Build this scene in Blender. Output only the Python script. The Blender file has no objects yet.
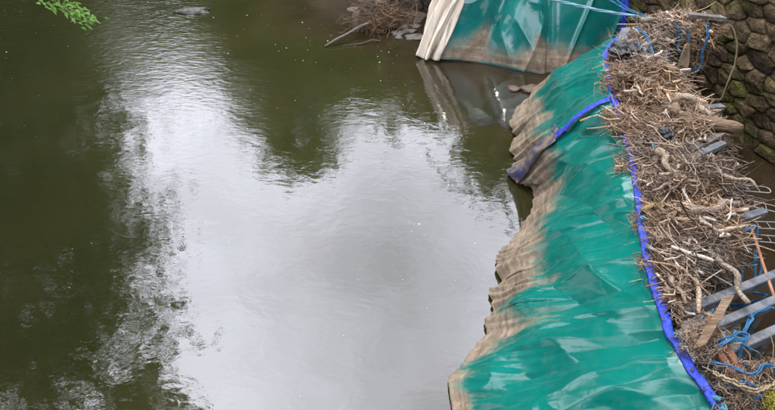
import bpy, math, random
import numpy as np
from mathutils import Vector, noise as mnoise

random.seed(11)
rng = np.random.default_rng(11)
scene = bpy.context.scene
COL = scene.collection
R = math.radians

# ------------------------------------------------------------------ camera, sky, sun, exposure
CAM_H = 5.6
cam_data = bpy.data.cameras.new("camera")
cam = bpy.data.objects.new("camera", cam_data)
COL.objects.link(cam)
cam.location = (0, 0, CAM_H)
cam.rotation_euler = (R(90 - 42), 0, 0)
cam_data.sensor_width = 36
cam_data.lens = 18 / math.tan(R(31))
cam_data.clip_end = 1500
scene.camera = cam

SUN_AZ, SUN_EL = -38.0, 62.0          # azimuth from +Y, negative to the left
world = bpy.data.worlds.new("World")
scene.world = world
world.use_nodes = True
wn, wl = world.node_tree.nodes, world.node_tree.links
wn.clear()
w_out = wn.new("ShaderNodeOutputWorld")
w_bg = wn.new("ShaderNodeBackground")
w_sky = wn.new("ShaderNodeTexSky")
w_sky.sky_type = 'NISHITA'
w_sky.sun_disc = False
w_sky.sun_elevation = R(SUN_EL)
w_sky.sun_rotation = R(SUN_AZ)
w_sky.air_density = 1.0
w_sky.dust_density = 3.0
w_sky.ozone_density = 1.0
# thin bright cloud veiling the whole sky: takes the sky's own brightness, loses its colour, breaks up softly
w_bw = wn.new("ShaderNodeRGBToBW")
w_tc = wn.new("ShaderNodeTexCoord")
w_no = wn.new("ShaderNodeTexNoise")
w_no.inputs['Scale'].default_value = 2.4
w_no.inputs['Detail'].default_value = 6
w_no.inputs['Roughness'].default_value = 0.55
w_rm = wn.new("ShaderNodeMapRange")
w_rm.inputs[1].default_value = 0.3; w_rm.inputs[2].default_value = 0.72
w_rm.inputs[3].default_value = 19.0; w_rm.inputs[4].default_value = 52.0
w_mul = wn.new("ShaderNodeMath"); w_mul.operation = 'MULTIPLY_ADD'
w_mul.inputs[1].default_value = 0.25      # share of the clear sky's glow that comes through the cloud
w_tint = wn.new("ShaderNodeMix"); w_tint.data_type = 'RGBA'; w_tint.blend_type = 'MULTIPLY'
w_tint.inputs[0].default_value = 1.0
w_tint.inputs[7].default_value = (0.94, 0.958, 1.10, 1)
w_mix = wn.new("ShaderNodeMix"); w_mix.data_type = 'RGBA'
w_mix.inputs[0].default_value = 0.9
wl.new(w_sky.outputs[0], w_bw.inputs[0])
w_map = wn.new("ShaderNodeMapping"); w_map.inputs['Location'].default_value = (7.4, 2.6, 4.2)   # which stretch of cloud drifts overhead
wl.new(w_tc.outputs['Generated'], w_map.inputs['Vector']); wl.new(w_map.outputs[0], w_no.inputs['Vector'])
wl.new(w_no.outputs[0], w_rm.inputs[0])
wl.new(w_bw.outputs[0], w_mul.inputs[0]); wl.new(w_rm.outputs[0], w_mul.inputs[2])
wl.new(w_mul.outputs[0], w_tint.inputs[6])
wl.new(w_sky.outputs[0], w_mix.inputs[6]); wl.new(w_tint.outputs[2], w_mix.inputs[7])
wl.new(w_mix.outputs[2], w_bg.inputs[0])
w_bg.inputs[1].default_value = 0.15
wl.new(w_bg.outputs[0], w_out.inputs[0])

sun_data = bpy.data.lights.new("sun", 'SUN')
sun_data.energy = 2.8
sun_data.angle = R(6)
sun_data.color = (1.0, 0.95, 0.87)
sun = bpy.data.objects.new("sun", sun_data)
COL.objects.link(sun)
sdir = Vector((math.sin(R(SUN_AZ)) * math.cos(R(SUN_EL)), math.cos(R(SUN_AZ)) * math.cos(R(SUN_EL)), math.sin(R(SUN_EL))))
sun.rotation_euler = sdir.to_track_quat('Z', 'Y').to_euler()
sun.location = (-10, 20, 25)

scene.view_settings.view_transform = 'Standard'
scene.view_settings.look = 'None'
scene.view_settings.gamma = 1
scene.view_settings.exposure = 0.56
scene.view_settings.use_curve_mapping = False

# ------------------------------------------------------------------ small tools
def tag(o, label=None, cat=None, group=None, kind=None):
    if label: o["label"] = label
    if cat: o["category"] = cat
    if group: o["group"] = group
    if kind: o["kind"] = kind
    return o

def empty(name, loc, label=None, cat=None, group=None):
    o = bpy.data.objects.new(name, None)
    o.empty_display_size = 0.2
    o.location = loc
    COL.objects.link(o)
    return tag(o, label, cat, group)

class MB:
    """collects verts/faces (numpy blocks) and links them as one mesh object, world coordinates in, local out"""
    def __init__(s):
        s.v = []; s.f = []; s.n = 0; s.c = []
    def add(s, V, F, c=None):
        V = np.asarray(V, float)
        s.v.append(V)
        s.f += [tuple(int(i) + s.n for i in f) for f in F]
        s.n += len(V)
        s.c.append(np.tile(np.array(c if c is not None else (0.5, 0.5, 0.5), float), (len(V), 1)))
    def tube(s, pts, rad, sides=6, c=None, cap=True):
        pts = np.asarray(pts, float); n = len(pts)
        rad = np.broadcast_to(np.asarray(rad, float), (n,))
        T = np.gradient(pts, axis=0); T /= np.linalg.norm(T, axis=1)[:, None] + 1e-9
        up = np.array([0, 0, 1.0]) if abs(T[0, 2]) < 0.9 else np.array([1.0, 0, 0])
        V = []
        for i in range(n):
            a = np.cross(T[i], up); a /= np.linalg.norm(a) + 1e-9
            b = np.cross(a, T[i]); up = b
            for k in range(sides):
                t = 2 * math.pi * k / sides
                V.append(pts[i] + rad[i] * (math.cos(t) * a + math.sin(t) * b))
        F = [(i * sides + k, i * sides + (k + 1) % sides, (i + 1) * sides + (k + 1) % sides, (i + 1) * sides + k)
             for i in range(n - 1) for k in range(sides)]
        if cap:
            F.append(tuple(range(sides - 1, -1, -1)))
            F.append(tuple((n - 1) * sides + k for k in range(sides)))
        s.add(V, F, c)
    def beam(s, p, q, w, h, up=(0, 0, 1), c=None, bev=0.006):
        p = np.asarray(p, float); q = np.asarray(q, float)
        d = q - p; d /= np.linalg.norm(d)
        a = np.cross(d, up); a /= np.linalg.norm(a); b = np.cross(a, d)
        prof = []
        for sx, sy in ((1, 1), (-1, 1), (-1, -1), (1, -1)):
            if sx * sy > 0:
                prof += [(sx * w / 2, sy * (h / 2 - bev)), (sx * (w / 2 - bev), sy * h / 2)]
            else:
                prof += [(sx * (w / 2 - bev), sy * h / 2), (sx * w / 2, sy * (h / 2 - bev))]
        V = [e + x * a + y * b for e in (p, q) for x, y in prof]
        m = len(prof)
        F = [(k, (k + 1) % m, m + (k + 1) % m, m + k) for k in range(m)] + [tuple(range(m - 1, -1, -1)), tuple(range(m, 2 * m))]
        s.add(V, F, c)
    def build(s, name, mat, parent=None, origin=None, smooth=True, colour=False):
        V = np.concatenate(s.v)
        if parent is not None:
            o0 = np.array(parent.matrix_basis.translation) if parent.parent is None else \
                 np.array(parent.matrix_basis.translation) + np.array(parent.parent.matrix_basis.translation)
            loc = np.zeros(3)
        else:
            o0 = np.array(origin if origin is not None else (V[:, 0].mean(), V[:, 1].mean(), V[:, 2].min()))
            loc = o0
        me = bpy.data.meshes.new(name)
        me.from_pydata((V - o0).tolist(), [], s.f)
        if smooth:
            me.polygons.foreach_set('use_smooth', [True] * len(me.polygons))
        if colour:
            at = me.color_attributes.new('tint', 'FLOAT_COLOR', 'POINT')
            cc = np.concatenate(s.c); cc = np.hstack([cc, np.ones((len(cc), 1))])
            at.data.foreach_set('color', cc.ravel())
        me.materials.append(mat)
        me.update()
        o = bpy.data.objects.new(name, me)
        o.location = loc
        COL.objects.link(o)
        if parent is not None: o.parent = parent
        return o

def poly(pts, t):
    """point(s) on a polyline by arc length fraction t"""
    pts = np.asarray(pts, float)
    d = np.r_[0, np.cumsum(np.linalg.norm(np.diff(pts, axis=0), axis=1))]; d /= d[-1]
    return np.stack([np.interp(t, d, pts[:, k]) for k in range(pts.shape[1])], -1)

def polyp(knots, pts, t):
    pts = np.asarray(pts, float)
    return np.stack([np.interp(t, knots, pts[:, k]) for k in range(pts.shape[1])], -1)

def vnoise(x, y, seed=0):
    """smooth value noise on arrays, about -1..1"""
    xi = np.floor(x).astype(np.int64); yi = np.floor(y).astype(np.int64)
    xf = x - xi; yf = y - yi
    u = xf * xf * xf * (xf * (xf * 6 - 15) + 10); v = yf * yf * yf * (yf * (yf * 6 - 15) + 10)
    def h(a, b):
        n = (a * 374761393 + b * 668265263 + seed * 1442695041) & 0xFFFFFFFF
        n = ((n ^ (n >> 13)) * 1274126177) & 0xFFFFFFFF
        n = (n ^ (n >> 16)) & 0xFFFF
        return n / 32767.5 - 1
    return (h(xi, yi) * (1 - u) + h(xi + 1, yi) * u) * (1 - v) + (h(xi, yi + 1) * (1 - u) + h(xi + 1, yi + 1) * u) * v

def fbm(x, y, seed=0, oct=4):
    s = 0; a = 1; t = 0
    for k in range(oct):
        s = s + a * vnoise(x * 2 ** k, y * 2 ** k, seed + k * 17); t += a; a *= 0.5
    return s / t

def ridge(x, y, seed=0):
    return 1 - np.abs(vnoise(x, y, seed)) * 2

# ------------------------------------------------------------------ materials
def new_mat(name):
    m = bpy.data.materials.new(name); m.use_nodes = True
    nt = m.node_tree
    return m, nt.nodes, nt.links, nt.nodes['Principled BSDF']

def N(ns, t, **kw):
    n = ns.new(t)
    for k, v in kw.items():
        if k.startswith('i_'):
            key = k[2:]
            n.inputs[int(key) if key.isdigit() else key.replace('_', ' ')].default_value = v
        else: setattr(n, k, v)
    return n

def ramp(ns, stops):
    r = ns.new('ShaderNodeValToRGB'); e = r.color_ramp.elements
    while len(e) < len(stops): e.new(0.5)
    for el, (p, c) in zip(e, stops):
        el.position = p; el.color = (*c, 1) if len(c) == 3 else c
    return r

def mottled(name, stops, scale=6, rough=0.8, bump=0.01, bscale=25, detail=6, spec=0.3, metallic=0, coord='Object', rough2=None, stretch=None):
    m, ns, ls, b = new_mat(name)
    tc = ns.new('ShaderNodeTexCoord')
    if stretch:
        mp = ns.new('ShaderNodeMapping'); mp.inputs['Scale'].default_value = stretch; ls.new(tc.outputs[coord], mp.inputs['Vector']); vec = mp.outputs[0]
    else: vec = tc.outputs[coord]
    n = N(ns, 'ShaderNodeTexNoise', i_Scale=scale, i_Detail=detail, i_Roughness=0.62)
    ls.new(vec, n.inputs['Vector'])
    r = ramp(ns, stops); ls.new(n.outputs[0], r.inputs[0]); ls.new(r.outputs[0], b.inputs['Base Color'])
    n2 = N(ns, 'ShaderNodeTexNoise', i_Scale=bscale, i_Detail=6, i_Roughness=0.6)
    ls.new(vec, n2.inputs['Vector'])
    bp = N(ns, 'ShaderNodeBump', i_Strength=1.0, i_Distance=bump)
    ls.new(n2.outputs[0], bp.inputs['Height']); ls.new(bp.outputs[0], b.inputs['Normal'])
    b.inputs['Roughness'].default_value = rough
    if rough2 is not None:
        mr = N(ns, 'ShaderNodeMapRange', i_1=0.3, i_2=0.7, i_3=rough, i_4=rough2)
        ls.new(n2.outputs[0], mr.inputs[0]); ls.new(mr.outputs[0], b.inputs['Roughness'])
    b.inputs['Specular IOR Level'].default_value = spec
    b.inputs['Metallic'].default_value = metallic
    return m

def tarp_material(name, green_a, green_b, streak=2.0):
    """glossy pvc sheet; the mesh attribute 'silt' holds where dried river mud has caked on"""
    m, ns, ls, b = new_mat(name)
    tc = ns.new('ShaderNodeTexCoord')
    at = N(ns, 'ShaderNodeAttribute', attribute_name='silt')
    uv = N(ns, 'ShaderNodeAttribute', attribute_name='flow')
    n1 = N(ns, 'ShaderNodeTexNoise', i_Scale=2.2, i_Detail=4)
    ls.new(tc.outputs['Object'], n1.inputs['Vector'])
    g = ramp(ns, [(0.3, green_a), (0.7, green_b)]); ls.new(n1.outputs[0], g.inputs[0])
    # streaks that run down the sheet
    n2 = N(ns, 'ShaderNodeTexNoise', i_Scale=1.0, i_Detail=5, i_Roughness=0.66)
    ls.new(uv.outputs['Vector'], n2.inputs['Vector'])
    ad = N(ns, 'ShaderNodeMath', operation='MULTIPLY_ADD', i_1=streak, i_2=-streak / 2)
    ls.new(n2.outputs[0], ad.inputs[0])
    sm = N(ns, 'ShaderNodeMath', operation='ADD'); ls.new(at.outputs['Fac'], sm.inputs[0]); ls.new(ad.outputs[0], sm.inputs[1])
    mask = N(ns, 'ShaderNodeMapRange', i_1=0.34, i_2=0.80, i_3=0.0, i_4=1.0); mask.interpolation_type = 'SMOOTHSTEP'
    ls.new(sm.outputs[0], mask.inputs[0])
    n3 = N(ns, 'ShaderNodeTexNoise', i_Scale=9.0, i_Detail=8, i_Roughness=0.7)
    ls.new(tc.outputs['Object'], n3.inputs['Vector'])
    s = ramp(ns, [(0.25, (0.062, 0.046, 0.030)), (0.5, (0.132, 0.102, 0.071)), (0.75, (0.205, 0.166, 0.124))]); ls.new(n3.outputs[0], s.inputs[0])
    # drying lines left one above the other as the flood fell
    mpt = ns.new('ShaderNodeMapping'); mpt.inputs['Scale'].default_value = (0.35, 16.0, 1.0); ls.new(uv.outputs['Vector'], mpt.inputs['Vector'])
    n6 = N(ns, 'ShaderNodeTexNoise', i_Scale=1.0, i_Detail=5, i_Roughness=0.6, i_Distortion=0.3); ls.new(mpt.outputs[0], n6.inputs['Vector'])
    tl = N(ns, 'ShaderNodeMapRange', i_1=0.35, i_2=0.65, i_3=0.62, i_4=1.22); ls.new(n6.outputs[0], tl.inputs[0])
    ss = N(ns, 'ShaderNodeVectorMath', operation='SCALE'); ls.new(s.outputs[0], ss.inputs[0]); ls.new(tl.outputs[0], ss.inputs['Scale'])
    # faint dust film on the clean part
    film = N(ns, 'ShaderNodeMapRange', i_1=0.50, i_2=0.80, i_3=0.0, i_4=0.09); ls.new(n3.outputs[0], film.inputs[0])
    mx = N(ns, 'ShaderNodeMath', operation='MAXIMUM'); ls.new(mask.outputs[0], mx.inputs[0]); ls.new(film.outputs[0], mx.inputs[1])
    mix = N(ns, 'ShaderNodeMix', data_type='RGBA')
    ls.new(mx.outputs[0], mix.inputs[0]); ls.new(g.outputs[0], mix.inputs[6]); ls.new(ss.outputs[0], mix.inputs[7])
    ls.new(mix.outputs[2], b.inputs['Base Color'])
    rr = N(ns, 'ShaderNodeMapRange', i_1=0.0, i_2=1.0, i_3=0.14, i_4=0.75); ls.new(mx.outputs[0], rr.inputs[0]); n8 = N(ns, 'ShaderNodeTexNoise', i_Scale=3.0, i_Detail=3, i_Roughness=0.6); ls.new(uv.outputs['Vector'], n8.inputs['Vector'])
    sc8 = N(ns, 'ShaderNodeMapRange', i_1=0.5, i_2=0.75, i_3=0.0, i_4=0.07); ls.new(n8.outputs[0], sc8.inputs[0])
    ra = N(ns, 'ShaderNodeMath', operation='ADD'); ls.new(rr.outputs[0], ra.inputs[0]); ls.new(sc8.outputs[0], ra.inputs[1])
    ls.new(ra.outputs[0], b.inputs['Roughness'])
    n4 = N(ns, 'ShaderNodeTexNoise', i_Scale=7.0, i_Detail=3, i_Distortion=0.6)
    ls.new(tc.outputs['Object'], n4.inputs['Vector'])
    bp = N(ns, 'ShaderNodeBump', i_Strength=0.16, i_Distance=0.02); ls.new(n4.outputs[0], bp.inputs['Height'])
    n5 = N(ns, 'ShaderNodeTexNoise', i_Scale=60.0, i_Detail=5)
    ls.new(tc.outputs['Object'], n5.inputs['Vector'])
    h5 = N(ns, 'ShaderNodeMath', operation='MULTIPLY'); ls.new(n5.outputs[0], h5.inputs[0]); ls.new(mask.outputs[0], h5.inputs[1])
    bp2 = N(ns, 'ShaderNodeBump', i_Strength=0.6, i_Distance=0.008); ls.new(h5.outputs[0], bp2.inputs['Height']); ls.new(bp.outputs[0], bp2.inputs['Normal'])
    ls.new(bp2.outputs[0], b.inputs['Normal'])
    sp = N(ns, 'ShaderNodeMapRange', i_1=0.0, i_2=1.0, i_3=0.42, i_4=0.12); ls.new(mx.outputs[0], sp.inputs[0]); ls.new(sp.outputs[0], b.inputs['Specular IOR Level'])
    return m

def tint_material(name, rough=0.8, bump=0.004, bscale=80, spec=0.2):
    m, ns, ls, b = new_mat(name)
    at = N(ns, 'ShaderNodeAttribute', attribute_name='tint')
    tc = ns.new('ShaderNodeTexCoord')
    n = N(ns, 'ShaderNodeTexNoise', i_Scale=bscale, i_Detail=4)
    ls.new(tc.outputs['Object'], n.inputs['Vector'])
    mr = N(ns, 'ShaderNodeMapRange', i_1=0.32, i_2=0.68, i_3=0.5, i_4=1.3); ls.new(n.outputs[0], mr.inputs[0])
    vm = N(ns, 'ShaderNodeVectorMath', operation='SCALE'); ls.new(at.outputs['Color'], vm.inputs[0]); ls.new(mr.outputs[0], vm.inputs['Scale'])
    ls.new(vm.outputs[0], b.inputs['Base Color'])
    bp = N(ns, 'ShaderNodeBump', i_Strength=0.7, i_Distance=bump); ls.new(n.outputs[0], bp.inputs['Height']); ls.new(bp.outputs[0], b.inputs['Normal'])
    b.inputs['Roughness'].default_value = rough; b.inputs['Specular IOR Level'].default_value = spec
    return m

def leaf_material(name, a, c):
    m, ns, ls, b = new_mat(name)
    at = N(ns, 'ShaderNodeAttribute', attribute_name='tint')
    r = ramp(ns, [(0.0, a), (1.0, c)])
    sx = ns.new('ShaderNodeSeparateColor'); ls.new(at.outputs['Color'], sx.inputs[0]); ls.new(sx.outputs[0], r.inputs[0])
    ls.new(r.outputs[0], b.inputs['Base Color'])
    b.inputs['Roughness'].default_value = 0.5
    b.inputs['Specular IOR Level'].default_value = 0.35
    tr = ns.new('ShaderNodeBsdfTranslucent'); ls.new(r.outputs[0], tr.inputs[0])
    mx = ns.new('ShaderNodeMixShader'); mx.inputs[0].default_value = 0.4
    out = ns['Material Output']
    ls.new(b.outputs[0], mx.inputs[1]); ls.new(tr.outputs[0], mx.inputs[2]); ls.new(mx.outputs[0], out.inputs[0])
    return m

def water_material():
    m, ns, ls, b = new_mat("murky_river_water")
    geo = ns.new('ShaderNodeNewGeometry')
    at = N(ns, 'ShaderNodeAttribute', attribute_name='shallow_shade')
    ru = N(ns, 'ShaderNodeAttribute', attribute_name='riffle')
    n = N(ns, 'ShaderNodeTexNoise', i_Scale=0.35, i_Detail=5, i_Roughness=0.6, i_Distortion=0.4)
    ls.new(geo.outputs['Position'], n.inputs['Vector'])
    deep = ramp(ns, [(0.3, (0.0085, 0.0100, 0.0028)), (0.7, (0.0165, 0.0155, 0.0055))]); ls.new(n.outputs[0], deep.inputs[0])
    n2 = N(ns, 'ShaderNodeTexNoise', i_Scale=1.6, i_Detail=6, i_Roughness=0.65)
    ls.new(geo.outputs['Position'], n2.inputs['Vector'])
    sh = ramp(ns, [(0.3, (0.009, 0.0062, 0.003)), (0.7, (0.022, 0.015, 0.008))]); ls.new(n2.outputs[0], sh.inputs[0])  # brown of the silty shallows, also used for the painted shade behind the dam
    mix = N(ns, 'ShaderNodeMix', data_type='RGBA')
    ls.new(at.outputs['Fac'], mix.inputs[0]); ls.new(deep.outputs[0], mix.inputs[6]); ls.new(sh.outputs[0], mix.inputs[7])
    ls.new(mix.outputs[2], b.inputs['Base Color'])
    b.inputs['Roughness'].default_value = 0.03
    b.inputs['IOR'].default_value = 1.42
    b.inputs['Specular IOR Level'].default_value = 1.0
    # ripples: heights in metres
    def layer(scale, stretch, rot, amp, detail=3, dist=0.0):
        mp = ns.new('ShaderNodeMapping'); mp.inputs['Scale'].default_value = (scale, scale * stretch, scale); mp.inputs['Rotation'].default_value = (0, 0, rot)
        ls.new(geo.outputs['Position'], mp.inputs['Vector'])
        t = N(ns, 'ShaderNodeTexNoise', i_Scale=1.0, i_Detail=detail, i_Roughness=0.5, i_Distortion=dist)
        ls.new(mp.outputs[0], t.inputs['Vector'])
        k = N(ns, 'ShaderNodeMath', operation='MULTIPLY', i_1=amp); ls.new(t.outputs[0], k.inputs[0])
        return k
    calm1 = layer(1.1, 1.5, 0.5, 0.0055, 3, 0.5)
    calm2 = layer(6.0, 1.8, 0.9, 0.0010, 3, 0.8)
    rip1 = layer(8.0, 2.3, 0.35, 0.0062, 4, 0.3)
    rip2 = layer(2.6, 2.0, 0.35, 0.007, 2, 0.3)
    s1 = N(ns, 'ShaderNodeMath', operation='ADD'); ls.new(calm1.outputs[0], s1.inputs[0]); ls.new(calm2.outputs[0], s1.inputs[1])
    s2 = N(ns, 'ShaderNodeMath', operation='ADD'); ls.new(rip1.outputs[0], s2.inputs[0]); ls.new(rip2.outputs[0], s2.inputs[1])
    s3 = N(ns, 'ShaderNodeMath', operation='MULTIPLY_ADD'); ls.new(s2.outputs[0], s3.inputs[0]); ls.new(ru.outputs['Fac'], s3.inputs[1]); ls.new(s1.outputs[0], s3.inputs[2])
    bp = N(ns, 'ShaderNodeBump', i_Strength=1.0, i_Distance=1.0); ls.new(s3.outputs[0], bp.inputs['Height'])
    ls.new(bp.outputs[0], b.inputs['Normal'])
    return m

M = {}
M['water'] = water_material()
M['tarp'] = tarp_material('teal_pvc_sheet', (0.0004, 0.064, 0.051), (0.0008, 0.084, 0.067))
M['tarp_far'] = tarp_material('teal_pvc_sheet_far', (0.001, 0.066, 0.058), (0.002, 0.086, 0.076), 0.6)
M['canvas'] = tarp_material('bleached_canvas', (0.406, 0.35, 0.273), (0.49, 0.434, 0.35))
M['hem'] = mottled('blue_hem', [(0.3, (0.005, 0.016, 0.16)), (0.5, (0.008, 0.028, 0.27)), (0.62, (0.03, 0.045, 0.22)), (0.72, (0.10, 0.085, 0.09))], 13, 0.5, 0.02, 30, spec=0.3)
M['hem_dirty'] = mottled('blue_hem_muddied', [(0.34, (0.012, 0.022, 0.13)), (0.46, (0.025, 0.025, 0.05)), (0.56, (0.09, 0.07, 0.05))], 7, 0.6, 0.02, 26, spec=0.25)
M['rope'] = mottled('blue_rope', [(0.3, (0.008, 0.048, 0.115)), (0.7, (0.028, 0.11, 0.20))], 20, 0.8, 0.004, 120, spec=0.2)
M['rope_pale'] = mottled('faded_blue_strap', [(0.3, (0.07, 0.154, 0.189)), (0.7, (0.14, 0.238, 0.28))], 10, 0.7, 0.003, 90)
M['rope_teal'] = mottled('weathered_teal_rope', [(0.3, (0.014, 0.063, 0.084)), (0.7, (0.042, 0.133, 0.168))], 20, 0.8, 0.004, 120)
M['steel'] = mottled('dull_galvanised_steel', [(0.28, (0.026, 0.028, 0.031)), (0.46, (0.05, 0.053, 0.058)), (0.60, (0.085, 0.088, 0.094)), (0.70, (0.085, 0.06, 0.04))], 9, 0.6, 0.006, 40, spec=0.25, rough2=0.85)
M['wire'] = mottled('dull_wire', [(0.3, (0.10, 0.10, 0.10)), (0.7, (0.2, 0.2, 0.2))], 8, 0.45, 0.002, 40, spec=0.4, metallic=0.3)
M['rust'] = mottled('rusted_iron', [(0.3, (0.049, 0.0175, 0.0084)), (0.6, (0.133, 0.0525, 0.0245)), (0.8, (0.175, 0.084, 0.042))], 12, 0.85, 0.006, 60)
M['copper'] = mottled('rusty_rod_iron', [(0.3, (0.14, 0.0595, 0.0315)), (0.7, (0.238, 0.112, 0.063))], 10, 0.7, 0.004, 60)
M['straw'] = tint_material('dried_straw', 0.75)
M['mat'] = mottled('matted_silt_and_fibre', [(0.3, (0.014, 0.010, 0.007)), (0.55, (0.038, 0.027, 0.019)), (0.75, (0.075, 0.056, 0.040))], 14, 0.95, 0.05, 35)
M['bark'] = mottled('weathered_bark', [(0.3, (0.042, 0.0315, 0.0224)), (0.7, (0.105, 0.0805, 0.0595))], 9, 0.9, 0.03, 22)
M['drift'] = tint_material('driftwood', 0.85, 0.03, 55)
M['log'] = mottled('tan_driftwood', [(0.3, (0.035, 0.021, 0.012)), (0.46, (0.11, 0.072, 0.044)), (0.6, (0.18, 0.128, 0.086)), (0.75, (0.25, 0.195, 0.145))], 9, 0.85, 0.05, 26, spec=0.15, stretch=(0.22, 1.6, 1.6))
M['board'] = mottled('grey_weathered_board', [(0.3, (0.05, 0.043, 0.036)), (0.5, (0.09, 0.08, 0.07)), (0.7, (0.15, 0.138, 0.122))], 9, 0.9, 0.02, 45, spec=0.15)
M['bag'] = mottled('black_plastic', [(0.3, (0.004, 0.004, 0.005)), (0.7, (0.012, 0.012, 0.013))], 8, 0.32, 0.03, 14, spec=0.35)
M['rag'] = mottled('tan_rag', [(0.3, (0.14, 0.105, 0.0595)), (0.7, (0.224, 0.175, 0.112))], 12, 0.9, 0.01, 60)
M['foam'] = mottled('river_foam', [(0.3, (0.6, 0.6, 0.57)), (0.7, (0.8, 0.8, 0.78))], 5, 0.8, 0.001, 30)
M['earth'] = mottled('bank_earth', [(0.3, (0.02625, 0.0225, 0.012)), (0.7, (0.06375, 0.051, 0.0315))], 0.9, 0.95, 0.08, 5)
M['mud'] = mottled('wet_silt', [(0.3, (0.0375, 0.0255, 0.015)), (0.7, (0.09, 0.066, 0.0435))], 4, 0.5, 0.02, 14, rough2=0.8)
M['yellow_moss'] = tint_material('yellow_green_moss', 0.9)
def stone_material(name, dark, midc, light, moss_amt):
    m = mottled(name, [(0.28, dark), (0.5, midc), (0.74, light)], 7.0, 0.95, 0.16, 11, coord='Object', spec=0.15)
    ns, ls = m.node_tree.nodes, m.node_tree.links; b = ns['Principled BSDF']
    geo = ns.new('ShaderNodeNewGeometry')
    oi = ns.new('ShaderNodeObjectInfo')
    base = b.inputs['Base Color'].links[0].from_socket
    vr = N(ns, 'ShaderNodeMapRange', i_1=0.0, i_2=1.0, i_3=0.45, i_4=1.5); ls.new(oi.outputs['Random'], vr.inputs[0])
    sc = N(ns, 'ShaderNodeVectorMath', operation='SCALE'); ls.new(base, sc.inputs[0]); ls.new(vr.outputs[0], sc.inputs['Scale'])
    n = N(ns, 'ShaderNodeTexNoise', i_Scale=1.5, i_Detail=7, i_Roughness=0.7); ls.new(geo.outputs['Position'], n.inputs['Vector'])
    mk = N(ns, 'ShaderNodeMapRange', i_1=0.56 - moss_amt, i_2=0.72 - moss_amt, i_3=0.0, i_4=0.9); ls.new(n.outputs[0], mk.inputs[0])
    n2 = N(ns, 'ShaderNodeTexNoise', i_Scale=30, i_Detail=5); ls.new(geo.outputs['Position'], n2.inputs['Vector'])
    g = ramp(ns, [(0.3, (0.035, 0.042, 0.010)), (0.7, (0.115, 0.11, 0.022))]); ls.new(n2.outputs[0], g.inputs[0])
    mx = N(ns, 'ShaderNodeMix', data_type='RGBA'); ls.new(mk.outputs[0], mx.inputs[0]); ls.new(sc.outputs[0], mx.inputs[6]); ls.new(g.outputs[0], mx.inputs[7])
    ls.new(mx.outputs[2], b.inputs['Base Color'])
    return m
M['stone'] = stone_material('brown_rubble_stone', (0.022, 0.016, 0.008), (0.066, 0.046, 0.024), (0.15, 0.108, 0.060), 0.10)
M['stone_dark'] = stone_material('damp_dark_stone', (0.024, 0.0208, 0.0144), (0.052, 0.0432, 0.0288), (0.088, 0.072, 0.048), 0.06)
M['mortar'] = mottled('recessed_mortar', [(0.3, (0.02, 0.016, 0.0104)), (0.7, (0.056, 0.044, 0.0288))], 6, 0.95, 0.04, 20)
M['bedstone'] = mottled('flat_bed_stone', [(0.3, (0.04, 0.035, 0.028)), (0.7, (0.10, 0.09, 0.074))], 8, 0.75, 0.03, 20)
M['wetrock'] = mottled('wet_black_rock', [(0.3, (0.0144, 0.0144, 0.0112)), (0.7, (0.04, 0.036, 0.0272))], 8, 0.3, 0.03, 14)
M['leaf_a'] = leaf_material('mid_green_leaf', (0.042, 0.085, 0.012), (0.11, 0.165, 0.026))
M['leaf_b'] = leaf_material('olive_green_leaf', (0.045, 0.068, 0.012), (0.125, 0.15, 0.032))
M['leaf_c'] = leaf_material('bright_spring_leaf', (0.055, 0.125, 0.015), (0.12, 0.23, 0.035))

# ------------------------------------------------------------------ setting: terrain and water
WALL_A = np.array([5.78, 6.1]); WALL_D = np.array([-0.379, 0.925]); WALL_D /= np.linalg.norm(WALL_D)
WALL_N = np.array([-WALL_D[1], WALL_D[0]])          # towards the river
def wall_pt(s): return WALL_A + WALL_D * s
RIVER = [(-13.5, -60), (7.6, -60), (6.9, 3.6), tuple(wall_pt(0) - WALL_N * 0.5), tuple(wall_pt(5.4) - WALL_N * 0.5), (1.9, 11.9), (0.7, 12.0), (-0.6, 11.9), (-1.6, 13.4),
         (-3.6, 17), (-7.2, 25), (-11, 42), (-18, 75), (-34, 75), (-23, 42), (-16.5, 25), (-13.0, 12)]
def river_sd(px, py):
    """signed distance to the river outline, negative inside"""
    px = np.asarray(px, float); py = np.asarray(py, float)
    d = np.full(px.shape, 1e9); ins = np.zeros(px.shape, bool); n = len(RIVER)
    for i in range(n):
        ax, ay = RIVER[i]; bx, by = RIVER[(i + 1) % n]
        ex, ey = bx - ax, by - ay
        t = np.clip(((px - ax) * ex + (py - ay) * ey) / (ex * ex + ey * ey), 0, 1)
        d = np.minimum(d, np.hypot(px - ax - t * ex, py - ay - t * ey))
        c = ((ay > py) != (by > py)) & (px < (bx - ax) * (py - ay) / ((by - ay) if by != ay else 1e-9) + ax)
        ins ^= c
    return np.where(ins, -d, d)

def grid_mesh(name, xs, ys, zf, mat):
    X, Y = np.meshgrid(xs, ys); Z = zf(X, Y)
    V = np.stack([X, Y, Z], -1).reshape(-1, 3)
    nx, ny = len(xs), len(ys)
    F = [(j * nx + i, j * nx + i + 1, (j + 1) * nx + i + 1, (j + 1) * nx + i) for j in range(ny - 1) for i in range(nx - 1)]
    me = bpy.data.meshes.new(name); me.from_pydata(V.tolist(), [], F)
    me.polygons.foreach_set('use_smooth', [True] * len(F)); me.materials.append(mat)
    o = bpy.data.objects.new(name, me); COL.objects.link(o)
    return o, X, Y

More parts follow.
